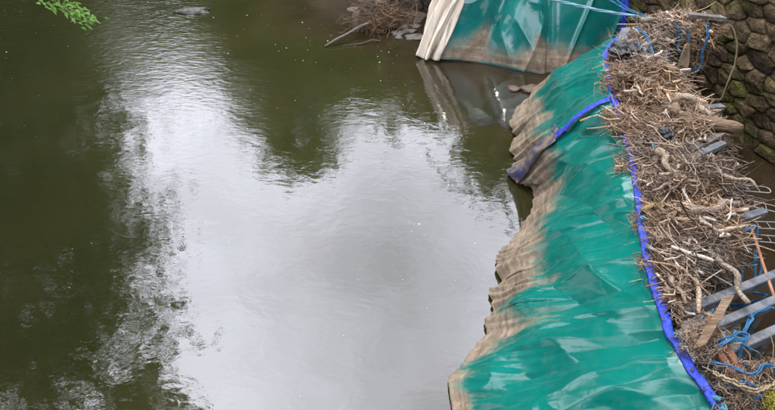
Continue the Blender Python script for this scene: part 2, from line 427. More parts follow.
def axis(lo, hi, a, b, step):
    return np.r_[np.linspace(lo, a, 14)[:-1], np.arange(a, b, step), np.linspace(b, hi, 14)]
def terrain_z(X, Y):
    d = river_sd(X, Y)
    up = np.clip(d / 1.4, 0, 1) ** 0.8 * 2.5 + np.clip((d - 1.4) * 0.12, 0, 9)
    dn = np.clip(-d / 1.2, 0, 1) * -1.0
    soft = 1 - np.clip((d - 0.0) / 1.0, 0, 1)
    low = np.exp(-((X + 0.2) ** 2 + (Y - 12.2) ** 2) / 3.0)          # the low muddy spit by the far dam
    z = np.where(d > 0, up * (1 - 0.75 * low), dn) + 0.22 * fbm(X * 0.5, Y * 0.5, 5) * (d > -0.3)
    return z - 0.12
ter, _, _ = grid_mesh('terrain', axis(-400, 400, -24, 16, 0.5), axis(-400, 400, -10, 40, 0.5), terrain_z, M['earth'])
tag(ter, kind='structure')

# near dam polylines (world metres): crest line at the blue hem, and the sheet's lower edge on the water
KN = [0.0, 0.08, 0.16, 0.24, 0.33, 0.42, 0.51, 0.60, 0.70, 0.80, 0.87, 0.93, 1.0]
CREST = [(2.40, 1.30), (2.24, 2.15), (2.15, 2.56), (2.09, 2.94), (2.13, 3.54), (2.26, 4.26), (2.40, 4.99), (2.45, 5.55), (2.50, 6.15), (2.64, 7.05), (2.86, 7.42), (3.5, 7.75), (4.55, 8.0)]
EKN = [0, 0.06, 0.13, 0.165, 0.19, 0.22, 0.26, 0.275, 0.31, 0.335, 0.37, 0.40, 0.44, 0.47, 0.51, 0.545, 0.58, 0.605, 0.635, 0.665, 0.70, 0.73, 0.765, 0.79, 0.82, 0.87, 0.92, 1.0]
EDGE = [(0.55, 1.4), (0.66, 2.5), (0.61, 3.26), (0.61, 3.61), (0.73, 3.72), (0.85, 3.93), (1.06, 4.12), (1.03, 4.27), (1.15, 4.43), (1.14, 4.68), (1.31, 4.86), (1.27, 5.17), (1.34, 5.36), (1.52, 5.53),
        (1.71, 5.85), (1.87, 6.16), (1.93, 6.44), (1.78, 6.60), (1.66, 6.86), (1.82, 7.06), (1.75, 7.33), (1.89, 7.69), (1.84, 7.98), (1.90, 8.2), (2.29, 8.77), (2.74, 9.38), (3.5, 9.4), (4.7, 9.2)]
CREST_Z = 1.7

def water_attr(X, Y):
    e = np.array(EDGE); ds = np.full(X.shape, 99.0)
    for i in range(len(e) - 1):
        ax, ay = e[i]; ex, ey = e[i + 1] - e[i]
        t = np.clip(((X - ax) * ex + (Y - ay) * ey) / (ex * ex + ey * ey), 0, 1)
        ds = np.minimum(ds, np.hypot(X - ax - t * ex, Y - ay - t * ey))
    bank = -river_sd(X, Y)
    nz = 0.5 * fbm(X * 0.9, Y * 0.9, 31)
    inlet = np.exp(-(((X - 1.6) / 1.5) ** 2 + ((Y - 9.4) / 1.3) ** 2))
    shallow_shade = np.clip(1.0 - (bank - 0.3) / 1.6 + nz, 0, 1) * (Y > 8) + 0.9 * inlet + np.clip(0.5 - ds / 0.8, 0, 1) * 0.4
    # riffle: the faster water towards the far left
    q = (Y - 5.2) * 0.30 - (X + 1.2) * 0.22
    riffle = np.clip(q * 0.46 + 0.6 * fbm(X * 0.5 + 0.3 * Y, Y * 0.35, 77) - 0.30, 0.05, 1.0)
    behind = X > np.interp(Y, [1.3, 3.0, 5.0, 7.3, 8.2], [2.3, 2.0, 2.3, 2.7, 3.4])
    shallow_shade = np.where(behind & (Y < 8.6), 1.0, shallow_shade)  # water behind the dam coloured dark brown to stand for deep shadow
    return np.clip(shallow_shade, 0, 1), riffle
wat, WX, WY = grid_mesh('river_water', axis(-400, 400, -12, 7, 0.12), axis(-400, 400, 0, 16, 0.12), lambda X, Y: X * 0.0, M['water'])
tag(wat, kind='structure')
for nm, arr in zip(('shallow_shade', 'riffle'), water_attr(WX, WY)):
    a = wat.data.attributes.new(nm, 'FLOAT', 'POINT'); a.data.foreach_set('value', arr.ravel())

# ------------------------------------------------------------------ stone walls (every stone its own piece)
def clip_poly(P, nx, ny, c):
    out = []
    for i in range(len(P)):
        a, b = P[i], P[(i + 1) % len(P)]
        da = a[0] * nx + a[1] * ny - c; db = b[0] * nx + b[1] * ny - c
        if da <= 0: out.append(a)
        if (da < 0 < db) or (db < 0 < da):
            t = da / (da - db); out.append((a[0] + t * (b[0] - a[0]), a[1] + t * (b[1] - a[1])))
    return out

def rubble_wall(name, label, origin, d, nrm, length, z0, z1, course, stone_w, thick, mat, seed):
    r = random.Random(seed)
    root = empty(name, (origin[0], origin[1], z0), label, 'wall')
    O = np.array([origin[0], origin[1], z0])
    D = np.array([d[0], d[1], 0.0]); Nn = np.array([nrm[0], nrm[1], 0.0]); Z = np.array([0, 0, 1.0])
    core = MB()
    c = [O + D * s + Nn * t + Z * h for s in (0, length) for t in (-thick, -0.045) for h in (0, z1 - z0)]
    core.add(c, [(0, 1, 3, 2), (4, 6, 7, 5), (0, 4, 5, 1), (2, 3, 7, 6), (0, 2, 6, 4), (1, 5, 7, 3)])
    core.build('mortar_core', M['mortar'], root, smooth=False)
    seeds = []; h = 0
    while h < z1 - z0 + course:
        ch = course * r.uniform(0.75, 1.35); s = -r.uniform(0, stone_w)
        while s < length + stone_w:
            w = stone_w * r.choice((0.55, 0.8, 1.0, 1.25, 1.7))
            seeds.append((s + w / 2, (h + ch / 2 + r.uniform(-0.42, 0.42) * ch)))
            s += w
        h += ch
    ax = 1.75                                                       # stones lie longer than tall
    S = [(a / ax, b) for a, b in seeds]
    for i, (a, b) in enumerate(S):
        P = [(0, 0), (length / ax, 0), (length / ax, z1 - z0), (0, z1 - z0)]
        for j, (e, f) in enumerate(S):
            if i == j or abs(a - e) > 1.2 or abs(b - f) > 1.2: continue
            nx, ny = e - a, f - b
            P = clip_poly(P, nx, ny, ((e * e + f * f) - (a * a + b * b)) / 2)
            if len(P) < 3: break
        if len(P) < 3: continue
        P = np.array(P) * (ax, 1.0); cen = P.mean(0)
        if np.ptp(P[:, 0]) < 0.06 or np.ptp(P[:, 1]) < 0.04: continue
        # round off very short sides
        keep = [k for k in range(len(P)) if np.hypot(*(P[k] - P[k - 1])) > 0.035]
        if len(keep) < 3: continue
        P = P[keep]; m = len(P)
        size = min(np.ptp(P[:, 0]), np.ptp(P[:, 1]))
        proud = r.uniform(0.0, 0.035); tilt = (r.uniform(-.12, .12), r.uniform(-.12, .12))
        def ring(inset, dep, rough):
            o = []
            for q in P:
                v = cen - q; L = np.hypot(*v) + 1e-6
                q2 = q + v / L * min(inset, L * 0.6) + np.array([r.uniform(-rough, rough), r.uniform(-rough, rough)])
                dd = dep + tilt[0] * (q2[0] - cen[0]) + tilt[1] * (q2[1] - cen[1])
                o.append(O + D * q2[0] + Z * q2[1] + Nn * dd)
            return o
        V = ring(0.003, -0.10, 0) + ring(0.005, -0.018 + proud * 0.5, 0.006) + ring(0.010 + size * 0.05, 0.000 + proud, 0.016) + ring(0.015 + size * 0.22, 0.012 + proud * 1.2, 0.04)
        F = [(k * m + i2, k * m + (i2 + 1) % m, (k + 1) * m + (i2 + 1) % m, (k + 1) * m + i2) for k in range(3) for i2 in range(m)]
        F.append(tuple(3 * m + k for k in range(m)))
        mb = MB(); mb.add(V, F)
        st = mb.build('stone', mat, root, smooth=r.random() < 0.15)
    return root

rubble_wall('stone_wall', 'tall brown rubble stone wall with moss patches behind the debris', wall_pt(0.0), WALL_D, WALL_N, 5.4, -0.35, 2.7, 0.175, 0.34, 0.45, M['stone'], 4)
rubble_wall('stone_wall', 'dark damp masonry wall beyond the root tangle and pale canvas', (1.75, 11.75), np.array([-1.0, 0.04]), np.array([-0.04, -1.0]), 1.75, -0.2, 1.5, 0.24, 0.5, 0.35, M['stone_dark'], 9)

# the stone road bridge the picture is taken from, unseen behind the camera, added to block skylight
br = empty('unseen_bridge', (-3.0, -2.9, -1.0), 'unseen stone arch bridge the river is seen from, added to block skylight', 'bridge')
def bridge_solid(name, y0, y1, z_top, arch):
    mb = MB(); xs = np.linspace(-15.5, 9.5, 61); V = []
    zb = [(-1.0 if abs(x + 3.0) > 8.6 else 3.1 - 3.9 * ((x + 3.0) / 8.6) ** 4 - 0.2) if arch else 4.15 for x in xs]
    for y in (y0, y1):
        for x, z in zip(xs, zb): V += [(x, y, z), (x, y, z_top)]
    n = len(xs) * 2; F = []
    for k in range(len(xs) - 1):
        a = 2 * k
        F += [(a, a + 2, a + 3, a + 1), (n + a, n + a + 1, n + a + 3, n + a + 2), (a + 1, a + 3, n + a + 3, n + a + 1), (a, n + a, n + a + 2, a + 2)]
    F += [(0, 1, n + 1, n), (n - 2, 2 * n - 2, 2 * n - 1, n - 1)]
    mb.add(V, F); return mb.build(name, M['stone_dark'], br, smooth=False)
bridge_solid('arch_barrel', -5.4, -0.62, 4.15, True)
bridge_solid('parapet', -0.60, -0.22, 5.15, False)
bridge_solid('parapet', -5.4, -5.02, 5.15, False)

# ------------------------------------------------------------------ tarpaulins
def sheet(name, P, a, b, silt, mat, label=None, cat=None, group=None, parent=None, thick=0.004, flow_scale=(3.0, 0.8)):
    """P: (nu, nv, 3) grid of world points"""
    nu, nv = P.shape[:2]
    V = P.reshape(-1, 3); o0 = V.mean(0); o0[2] = V[:, 2].min()
    idx = np.arange(nu * nv).reshape(nu, nv)
    F = np.stack([idx[:-1, :-1], idx[:-1, 1:], idx[1:, 1:], idx[1:, :-1]], -1).reshape(-1, 4)
    me = bpy.data.meshes.new(name); me.from_pydata((V - o0).tolist(), [], F.tolist())
    me.polygons.foreach_set('use_smooth', [True] * len(F)); me.materials.append(mat)
    s = me.attributes.new('silt', 'FLOAT', 'POINT'); s.data.foreach_set('value', np.asarray(silt, float).ravel())
    fl = np.stack([a * flow_scale[0], b * flow_scale[1], a * 0], -1).reshape(-1, 3)
    s = me.attributes.new('flow', 'FLOAT_VECTOR', 'POINT'); s.data.foreach_set('vector', fl.ravel())
    o = bpy.data.objects.new(name, me); o.location = o0; COL.objects.link(o)
    so = o.modifiers.new('thickness', 'SOLIDIFY'); so.thickness = thick; so.offset = -1
    o.shadow_terminator_geometry_offset = 0.3; o.shadow_terminator_normal_offset = 0.02
    if parent is not None:
        o.parent = parent; o.location = o0 - np.array(parent.location)
    return tag(o, label, cat, group)

def normals(P):
    du = np.gradient(P, axis=0); dv = np.gradient(P, axis=1)
    n = np.cross(dv, du); n /= np.linalg.norm(n, axis=-1, keepdims=True) + 1e-9
    return n

def dam_surface(t, v):
    """t along the dam, v 0 at crest .. 1 at the water edge; returns points before wrinkling"""
    c = polyp(KN, CREST, t); e = polyp(EKN, EDGE, t)
    # smooth edge used higher up so that only the lowest part takes the zigzag
    k = np.linspace(-0.05, 0.05, 11)
    es = np.mean([polyp(EKN, EDGE, np.clip(t + q, 0, 1)) for q in k], axis=0)
    w = np.clip((v - 0.62) / 0.38, 0, 1) ** 1.6
    ee = es * (1 - w[..., None]) + e * w[..., None]
    xy = c + (ee - c) * v[..., None]
    z = CREST_Z * (1 - v) ** 1.12 + 0.04 * v
    z += 0.13 * np.sin(math.pi * v) * (1 - 0.45 * v)
    return np.concatenate([xy, z[..., None]], -1)

def pleat(t, v, seed):
    A = t * 8.2; B = v * 1.9
    lobe = np.clip((t - 0.60) / 0.05, 0, 1)
    q = A * 2.9 + 0.30 * B + (1.1 - 0.6 * lobe) * fbm(A * 1.2, B * 0.25, seed + 21, 3) + lobe * (A - 0.6 * 8.2) * 1.3
    return np.arccos(np.cos(2 * math.pi * q) * 0.993) / math.pi

def wrinkles(t, v, seed):
    A = t * 8.2                     # metres along
    B = v * 1.9                     # metres down
    wx = 0.25 * fbm(A * 0.8, B * 0.8, seed + 3); wy = 0.2 * fbm(A * 0.8 + 9, B * 0.8, seed + 4)
    ca, sa = math.cos(0.16), math.sin(0.16)
    a = ca * (A + wx) + sa * (B + wy); b = -sa * (A + wx) + ca * (B + wy)
    h = 0.030 * fbm(a * 1.3, b * 0.5, seed, 2)
    r1 = np.clip(ridge(a * 1.7, b * 0.4, seed + 11), 0, 1) ** 2 * 0.050
    r2 = np.clip(ridge(a * 4.2 + 0.5 * b, b * 0.6, seed + 12), 0, 1) ** 2 * 0.022
    h += (r1 + r2) * (0.45 + 0.55 * v)
    # flat facets between sharp creases, as stiff sheet folds
    tri = lambda q: np.arccos(np.cos(2 * math.pi * q) * 0.997) / math.pi
    soft = 0.16 * fbm(A * 1.1, B * 0.9, seed + 30, 2)
    m1 = 0.35 + 0.65 * np.clip(0.5 + fbm(A * 0.7, B * 0.5, seed + 31, 2), 0, 1.3)
    m2 = 0.35 + 0.65 * np.clip(0.5 + fbm(A * 0.7 + 5, B * 0.6, seed + 32, 2), 0, 1.3)
    h += m1 * (0.105 * tri(A * 1.15 + B * 0.42 + soft * 1.5) + 0.012 * tri(A * 2.9 + B * 0.35 + soft * 2))
    h += m2 * np.sin(math.pi * np.clip(v, 0, 1)) * (0.105 * tri(A * 0.62 - B * 0.85 + soft * 1.4 + 0.2) + 0.014 * tri(A * 1.9 - B * 1.3 + soft * 2))
    h -= 0.05
    flat = np.clip((v - 0.68) / 0.32, 0, 1); h *= 1 - 0.8 * flat * flat * (3 - 2 * flat)
    # sharp pleats running up from the lower edge, fine ones between the large
    fine = tri(A * 7.4 + 0.55 * B + 1.2 * fbm(A * 2.1, B * 0.3, seed + 51, 2))
    fm = 0.35 + 0.8 * np.clip(0.4 + fbm(A * 1.4, B * 0.6, seed + 52, 2), 0, 1.2)
    h += (fine - 0.5) * 0.034 * fm * np.clip((v - 0.30) / 0.5, 0, 1) * np.clip((t - 0.16) / 0.12, 0.25, 1)
    pl = np.clip((v - 0.22) / 0.78, 0, 1) ** 1.3 * (1 - 0.55 * np.clip((v - 0.88) / 0.12, 0, 1))
    saw = pleat(t, v, seed)
    h += (saw ** 1.7 - 0.35) * (0.085 + 0.035 * np.clip((t - 0.60) / 0.05, 0, 1)) * pl * (0.6 + 0.5 * vnoise(A * 0.9, A * 0 + 3, seed + 5)) * np.clip((t - 0.18) / 0.22, 0.15, 1)
    return h * np.clip(v / 0.06, 0, 1) ** 0.7

def make_dam_sheet(t0f, t1f, nu, nv, lift, seed, silt_bias, name, label):
    v1 = np.linspace(0, 1, nv)
    u1 = np.linspace(0, 1, nu)
    U, Vv = np.meshgrid(u1, v1, indexing='ij')
    T = t0f(Vv) * (1 - U) + t1f(Vv) * U
    P = dam_surface(T, Vv)
    n = normals(P); n[n[..., 2] < 0] *= -1
    out = polyp(EKN, EDGE, T) - polyp(KN, CREST, T); out /= np.linalg.norm(out, axis=-1, keepdims=True)
    zig = (pleat(T, np.ones_like(T), seed) - 0.5) * 0.035 * (0.5 + 0.9 * vnoise(T * 30, T * 0 + 4, seed + 9)) + 0.03 * fbm(T * 70, T * 0, seed + 8, 2)
    P[..., :2] += out * (zig * np.clip((Vv - 0.75) / 0.25, 0, 1) ** 1.5 * np.clip((T - 0.14) / 0.1, 0.2, 1))[..., None]
    hh = wrinkles(T, Vv, seed)
    for _ in range(2):
        hh[1:-1] = (hh[:-2] + 2 * hh[1:-1] + hh[2:]) / 4
        hh[:, 1:-1] = (hh[:, :-2] + 2 * hh[:, 1:-1] + hh[:, 2:]) / 4
    P = P + n * (hh + lift)[..., None]
    P[..., 2] = np.maximum(P[..., 2], 0.012 + lift)
    # mud line: high where the flood stood, uneven
    edge = np.interp(T, [0, 0.12, 0.2, 0.3, 0.42, 0.52, 0.6, 0.75, 0.85, 1], [0.10, 0.18, 0.25, 0.31, 0.33, 0.38, 0.44, 0.42, 0.28, 0.4])
    silt = 0.5 + (Vv - (1 - edge)) * 1.8 + 0.40 * fbm(T * 26, Vv * 1.3, seed + 40, 4) + silt_bias
    silt -= 0.35 * np.clip((0.17 - T) / 0.05, 0, 1) * np.clip((0.93 - Vv) / 0.05, 0, 1)
    return sheet(name, P, T * 8.2, Vv * 1.9, np.clip(silt, -0.7, 1), M['tarp'], label, 'tarpaulin')

SPLIT = lambda v: 0.685 - 0.062 * v - 0.006 * np.sin(v * 3.1)
tarp_near = make_dam_sheet(lambda v: 0 * v, lambda v: SPLIT(v) + 0.02, 1100, 250, 0.0, 5, 0.0,
    'dam_tarpaulin', 'large glossy teal tarpaulin sloping from blue hem down into the river')
tarp_mid = make_dam_sheet(lambda v: SPLIT(v) - 0.012, lambda v: 1 + 0 * v, 640, 250, 0.02, 23, 0.04,
    'dam_tarpaulin', 'mud-pleated teal tarpaulin between the blue band and the far stone wall')

def strip_along(T, V, width_dir, half, n, lift, seed, name, mat, parent, amp=0.022):
    """ribbon following the wrinkled dam surface"""
    ks = np.linspace(-1, 1, 9)
    t = T[:, None] + width_dir[0] * half * ks[None] / 8.2; v = np.clip(V[:, None] + width_dir[1] * half * ks[None] / 1.9, 0, 1)
    Q = dam_surface(t, v); n = normals(Q); n[n[..., 2] < 0] *= -1
    h = np.maximum(wrinkles(t, v, seed), wrinkles(t, v, 5)) + lift + 0.006 * (1 - ks ** 2)[None] + amp * fbm(t * 60, v * 8, seed + 2)
    P = Q + n * h[..., None]; P[..., 2] = np.maximum(P[..., 2], 0.03)
    return sheet(name, P, P[..., 0], P[..., 1], P[..., 0] * 0, mat, parent=parent)

# blue hem along the crest of each sheet
def crest_hem(t0, t1, n, parent):
    T = np.linspace(t0, t1, n); Z = np.zeros(n)
    c = polyp(KN, CREST, T)
    tang = np.gradient(c, axis=0); tang /= np.linalg.norm(tang, axis=1)[:, None]
    left = np.stack([-tang[:, 1], tang[:, 0]], 1)
    rows = []
    for off, dz in ((0.036, -0.038), (0.030, -0.020), (0.010, -0.013), (-0.016, -0.012), (-0.034, -0.016), (-0.042, -0.04)):
        wob = 0.014 * fbm(T * 30, T * 0 + off * 8, 61)
        q = np.concatenate([c + left * (off + wob)[:, None] if np.ndim(wob) else c, (CREST_Z + 0.035 + dz + 0.010 * fbm(T * 22, T * 0, 62) + 0.008 * fbm(T * 110, T * 0 + off * 30, 63))[:, None]], 1)
        rows.append(q)
    P = np.stack(rows, 1)
    return sheet('blue_hem', P, P[..., 0], P[..., 1], P[..., 0] * 0, M['hem'], parent=parent, thick=0.006)
near_hem = crest_hem(0.0, 0.70, 220, tarp_near)
crest_hem(0.706, 0.90, 70, tarp_mid)
vv = np.linspace(0.0, 0.47, 70); strip_along(SPLIT(vv) - 0.002, vv, (1, 0), 0.068, 70, 0.05, 23, 'blue_side_hem', M['hem'], tarp_mid)
vv = np.linspace(0.47, 1.0, 80); strip_along(SPLIT(vv) - 0.002, vv, (1, 0), 0.12, 80, 0.05, 23, 'muddy_side_hem', M['hem_dirty'], tarp_mid)
# twisted knot of sheet across the side hem
tw = MB()
kc = dam_surface(np.array([SPLIT(np.array(0.5))]), np.array([0.5]))[0]
for j in range(5):
    pts = []
    for q in np.linspace(-1, 1, 14):
        tt = np.array([SPLIT(np.array(0.5)) + q * 0.022 + 0.004 * j]); vq = np.array([0.5 + 0.06 * q * (1 if j % 2 else 0.4) + 0.012 * (j - 2)])
        p = dam_surface(tt, vq)[0]; p[2] += 0.075 + 0.03 * math.cos(q * 1.6 + j) + 0.02 * (1 - abs(q))
        pts.append(p)
    tw.tube(pts, [0.012 + 0.028 * (1 - abs(q)) for q in np.linspace(-1, 1, 14)], 8)
tw.build('twisted_fold', M['hem_dirty'], tarp_mid)
# eyelets and rope knots on the hem
for t in np.arange(0.075, 0.60, 0.0295):
    c = polyp(KN, CREST, np.array([t]))[0]
    p = np.array([c[0] - 0.025, c[1], CREST_Z + 0.034])
    e = MB(); ang = np.linspace(0, 2 * math.pi, 13)
    e.tube([p + 0.012 * np.array([math.cos(q), math.sin(q), -0.1 * math.cos(q)]) for q in ang], 0.004, 5, cap=False)
    e.build('eyelet', M['steel'], near_hem)
for t in (0.100, 0.116, 0.200, 0.221, 0.355, 0.40):
    c = polyp(KN, CREST, np.array([t]))[0]
    p = np.array([c[0] - 0.005, c[1], CREST_Z + 0.05])
    k = MB(); gk = np.random.default_rng(int(t * 1000))
    cp = gk.normal(0, 1, (9, 3)) * (0.020, 0.020, 0.010) + (0, 0, 0.015); cp[-1] = cp[0]
    tq = np.linspace(0, 8, 40); q = np.stack([np.interp(tq, range(9), cp[:, m]) for m in range(3)], 1)
    for _ in range(3): q[1:-1] = (q[:-2] + 2 * q[1:-1] + q[2:]) / 4
    k.tube(p + q, 0.009, 6)
    for m in range(2):
        d = gk.normal(0, 1, 3) * (0.05, 0.05, 0.0) + (0.03, 0, -0.03); k.tube([p, p + d * 0.5 + (0, 0, 0.012), p + d], [0.007, 0.006, 0.004], 5)
    k.build('rope_knot', M['rope_teal'], near_hem)

# far dam sheet facing the camera
def far_sheet():
    nu, nv = 300, 130
    U, Vv = np.meshgrid(np.linspace(0, 1, nu), np.linspace(0, 1, nv), indexing='ij')
    base = poly([(0.86, 10.02), (1.5, 9.86), (2.62, 9.46), (3.3, 9.55), (4.02, 9.95)], U)
    top = poly([(1.12, 10.7), (1.7, 10.65), (2.7, 10.4), (3.3, 10.35), (3.93, 10.45)], U)
    xy = base + (top - base) * Vv[..., None] ** 1.15
    z = 0.02 + Vv * 1.75
    P = np.concatenate([xy, z[..., None]], -1)
    n = normals(P); n[n[..., 1] > 0] *= -1
    A = U * 3.4; B = Vv * 1.9
    h = 0.05 * fbm(A * 1.3, B * 0.6, 91, 3)
    h += 0.06 * np.clip(ridge(A * 1.25 + 0.75 * B, B * 0.3, 93), 0, 1) ** 3
    h += 0.05 * np.clip(ridge(A * 1.6 - 0.6 * B + 4, B * 0.35, 95), 0, 1) ** 4
    h -= 0.14 * np.exp(-((A - 0.72 - 0.30 * B) / 0.16) ** 2) * np.clip(B * 1.5, 0, 1)
    h -= 0.12 * np.exp(-((A - 1.95 + 0.10 * B) / 0.10) ** 2)
    P = P + n * h[..., None]
    P[..., 2] = np.maximum(P[..., 2], 0.0)
    silt = 0.5 + (0.22 - Vv) * 2.1 + 0.30 * fbm(A * 1.6, B * 1.6, 97, 4)
    silt += 0.35 * np.exp(-((A - 0.55 - 0.4 * B) / 0.14) ** 2) * (Vv < 0.55) + 0.45 * np.exp(-((A - 2.0 + 0.5 * B) / 0.10) ** 2) * np.clip(0.75 - Vv, 0, 1)
    silt -= 0.45 * np.clip((0.03 - Vv) / 0.02, 0, 1)
    o = sheet('dam_tarpaulin', P, A, B, np.clip(silt, -0.7, 1), M['tarp_far'], 'upright teal tarpaulin with brown flood line across the far inlet', 'tarpaulin', flow_scale=(2.4, 0.7))
    # blue hem down the right-hand side, and along the top
    rows = [P[k] + n[k] * 0.02 for k in (-14, -10, -6, -3, -1)]
    H = np.stack(rows, 0)
    sheet('blue_side_hem', H, H[..., 0], H[..., 1], H[..., 0] * 0, M['hem'], parent=o, thick=0.006)
    rows = [P[:, k] + n[:, k] * 0.02 for k in (-8, -5, -1)]
    H = np.stack(rows, 0)
    sheet('blue_hem', H, H[..., 0], H[..., 1], H[..., 0] * 0, M['hem'], parent=o, thick=0.006)
    return o
far_tarp = far_sheet()

def canvas_sheet():
    nu, nv = 160, 90
    U, Vv = np.meshgrid(np.linspace(0, 1, nu), np.linspace(0, 1, nv), indexing='ij')
    base = poly([(0.50, 10.12), (0.62, 9.98), (0.80, 9.90), (0.95, 9.98)], U)
    top = poly([(1.10, 10.68), (1.24, 10.5), (1.42, 10.46), (1.62, 10.6)], U)
    xy = base + (top - base) * Vv[..., None]
    z = 0.015 + Vv * 1.8
    P = np.concatenate([xy, z[..., None]], -1)
    n = normals(P); n[n[..., 1] > 0] *= -1
    saw = np.abs(((U * 3.6 + 0.75 * fbm(U * 2.4, Vv * 1.4, 51, 3)) % 1) * 2 - 1)
    h = (saw - 0.4) * 0.13 * (0.55 + 0.45 * (1 - Vv)) + 0.02 * fbm(U * 9, Vv * 4, 53)
    P = P + n * h[..., None]
    P[..., 2] += 0.05 * np.clip(0.12 - Vv, 0, 1) / 0.12 * np.abs(vnoise(U * 7, U * 0, 55))
    silt = 0.40 + (0.12 - Vv) * 0.7 + 0.6 * fbm(U * 9, Vv * 1.6, 57, 4) + (1 - saw) * 0.25
    return sheet('bleached_canvas', P, U * 1.2, Vv * 1.9, np.clip(silt, 0, 1), M['canvas'], 'bleached cream canvas gathered in upright folds at the far dam end', 'canvas sheet', thick=0.01)
canvas_sheet()

# ------------------------------------------------------------------ steel frames carrying the crest
BAR_D = np.array([0.917, 0.399, 0.0])
def support_frame(y, label, group, length=1.12):
    t = np.interp(y, [c[1] for c in CREST[:11]], KN[:11])
    c = polyp(KN, CREST, np.array([t]))[0]
    e = polyp(EKN, EDGE, np.array([t]))[0]
    top = np.array([c[0] + 0.11, c[1], CREST_Z - 0.075])
    root = empty('support_frame', (top[0], top[1], -0.9), label, 'frame', group)
    b = MB(); b.beam(top, top + BAR_D * length, 0.07, 0.10); b.build('top_bar', M['steel'], root, smooth=False)
    b = MB(); q = top + BAR_D * (length - 0.16); b.beam(q - (0, 0, 0.05), (q[0] - 0.1, q[1] - 0.05, -0.9), 0.06, 0.06, up=(0, 1, 0)); b.build('rear_leg', M['steel'], root, smooth=False)
    b = MB(); p0 = top - (0.02, 0, 0.12); p1 = np.array([c[0] * 0.55 + e[0] * 0.45 + 0.28, c[1] * 0.55 + e[1] * 0.45, 0.15]); b.beam(p0, (p1[0], p1[1], -0.9), 0.05, 0.06, up=(0, 1, 0)); b.build('front_leg', M['steel'], root, smooth=False)
    return root
bare = ['bare grey steel beam at the lower right corner, nearest the moss', 'bare grey steel beam, second up from the lower right corner',
        'bare grey steel beam, third up from the lower right corner', 'bare grey steel beam, fourth up from the lower right corner',
        'bare grey steel beam, uppermost of the row, beside the tan broken plank']
ys = [2.24, 2.46, 2.68, 2.90, 3.12] + list(np.arange(3.44, 7.2, 0.31))
for i, y in enumerate(ys):
    if i < 5: support_frame(y, bare[i], 'steel beams of the dam frame', 1.35)
    else: support_frame(y, 'grey steel dam frame almost buried in the debris behind the blue hem', 'buried steel frames', 0.72 + 0.13 * math.sin(i * 2.1))

# ------------------------------------------------------------------ flood debris on the crest
HL = [(2.12, 3.06), (2.10, 3.16), (2.09, 3.28), (2.10, 3.67), (2.20, 4.16), (2.29, 4.71), (2.33, 5.18), (2.39, 5.81), (2.45, 6.32), (2.57, 6.88), (2.78, 7.31), (3.28, 7.85), (3.81, 8.08), (4.30, 7.97)]
HR = [(2.22, 3.12), (2.33, 3.30), (2.48, 3.46), (2.79, 3.55), (3.06, 3.96), (3.26, 4.55), (3.35, 5.09), (3.44, 5.51), (3.40, 5.98), (3.34, 6.45), (3.30, 6.95), (3.48, 7.30), (3.81, 7.45), (4.14, 7.51)]
HK = np.linspace(0, 1, len(HL))
def heap(u, w):
    l = polyp(HK, HL, u) + (0.06, 0.0); r = polyp(HK, HR, u)
    xy = l + (r - l) * w[..., None]
    env = np.sin(math.pi * np.clip(w, 0, 1)) ** 0.6
    thin = np.interp(u, [0, 0.1, 0.25, 0.5, 0.68, 0.8, 1], [0.3, 0.6, 0.9, 1.0, 0.75, 0.55, 0.6])
    lump = 0.17 * fbm(xy[..., 0] * 2.2, xy[..., 1] * 2.2, 201, 4) + 0.08 * fbm(xy[..., 0] * 6, xy[..., 1] * 6, 203, 2)
    z = 1.66 + (0.27 * env * thin) + lump * (0.5 + env) * thin - 0.18 * np.clip(w - 0.85, 0, 1) / 0.15 * 0.6
    return np.concatenate([xy, z[..., None]], -1)
def in_hole(p):
    """gaps in the mat where one looks down past the frame"""
    g = 0.5 + 0.5 * fbm(p[..., 0] * 2.6, p[..., 1] * 2.6, 333, 2)
    hollow = np.exp(-(((p[..., 0] - 3.28) / 0.30) ** 2 + ((p[..., 1] - 6.75) / 0.42) ** 2))
    low = np.exp(-(((p[..., 0] - 2.75) / 0.30) ** 2 + ((p[..., 1] - 3.35) / 0.22) ** 2))
    return (g < 0.31) | (hollow > 0.5) | (low > 0.62)

heap_root = empty('flood_debris', (2.6, 5.0, 1.5), None, None)
tag(heap_root, 'matted straw and twigs heaped along the dam crest', 'debris', kind='stuff')
nu, nv = 220, 50
U, Wv = np.meshgrid(np.linspace(0.0, 1, nu), np.linspace(0, 1, nv), indexing='ij')
P = heap(U, Wv); P[..., 2] -= 0.07
hole = in_hole(P)
mb = MB()
idx = np.arange(nu * nv).reshape(nu, nv); F = []
for i in range(nu - 1):
    for j in range(nv - 1):
        if not (hole[i, j] or hole[i + 1, j + 1]): F.append((idx[i, j], idx[i, j + 1], idx[i + 1, j + 1], idx[i + 1, j]))
mb.add(P.reshape(-1, 3), F)
mo = mb.build('fibre_mat', M['mat'], heap_root)
tag(mo, kind='stuff')
sol = mo.modifiers.new('thickness', 'SOLIDIFY'); sol.thickness = 0.09; sol.offset = 1.0 if False else -1.0

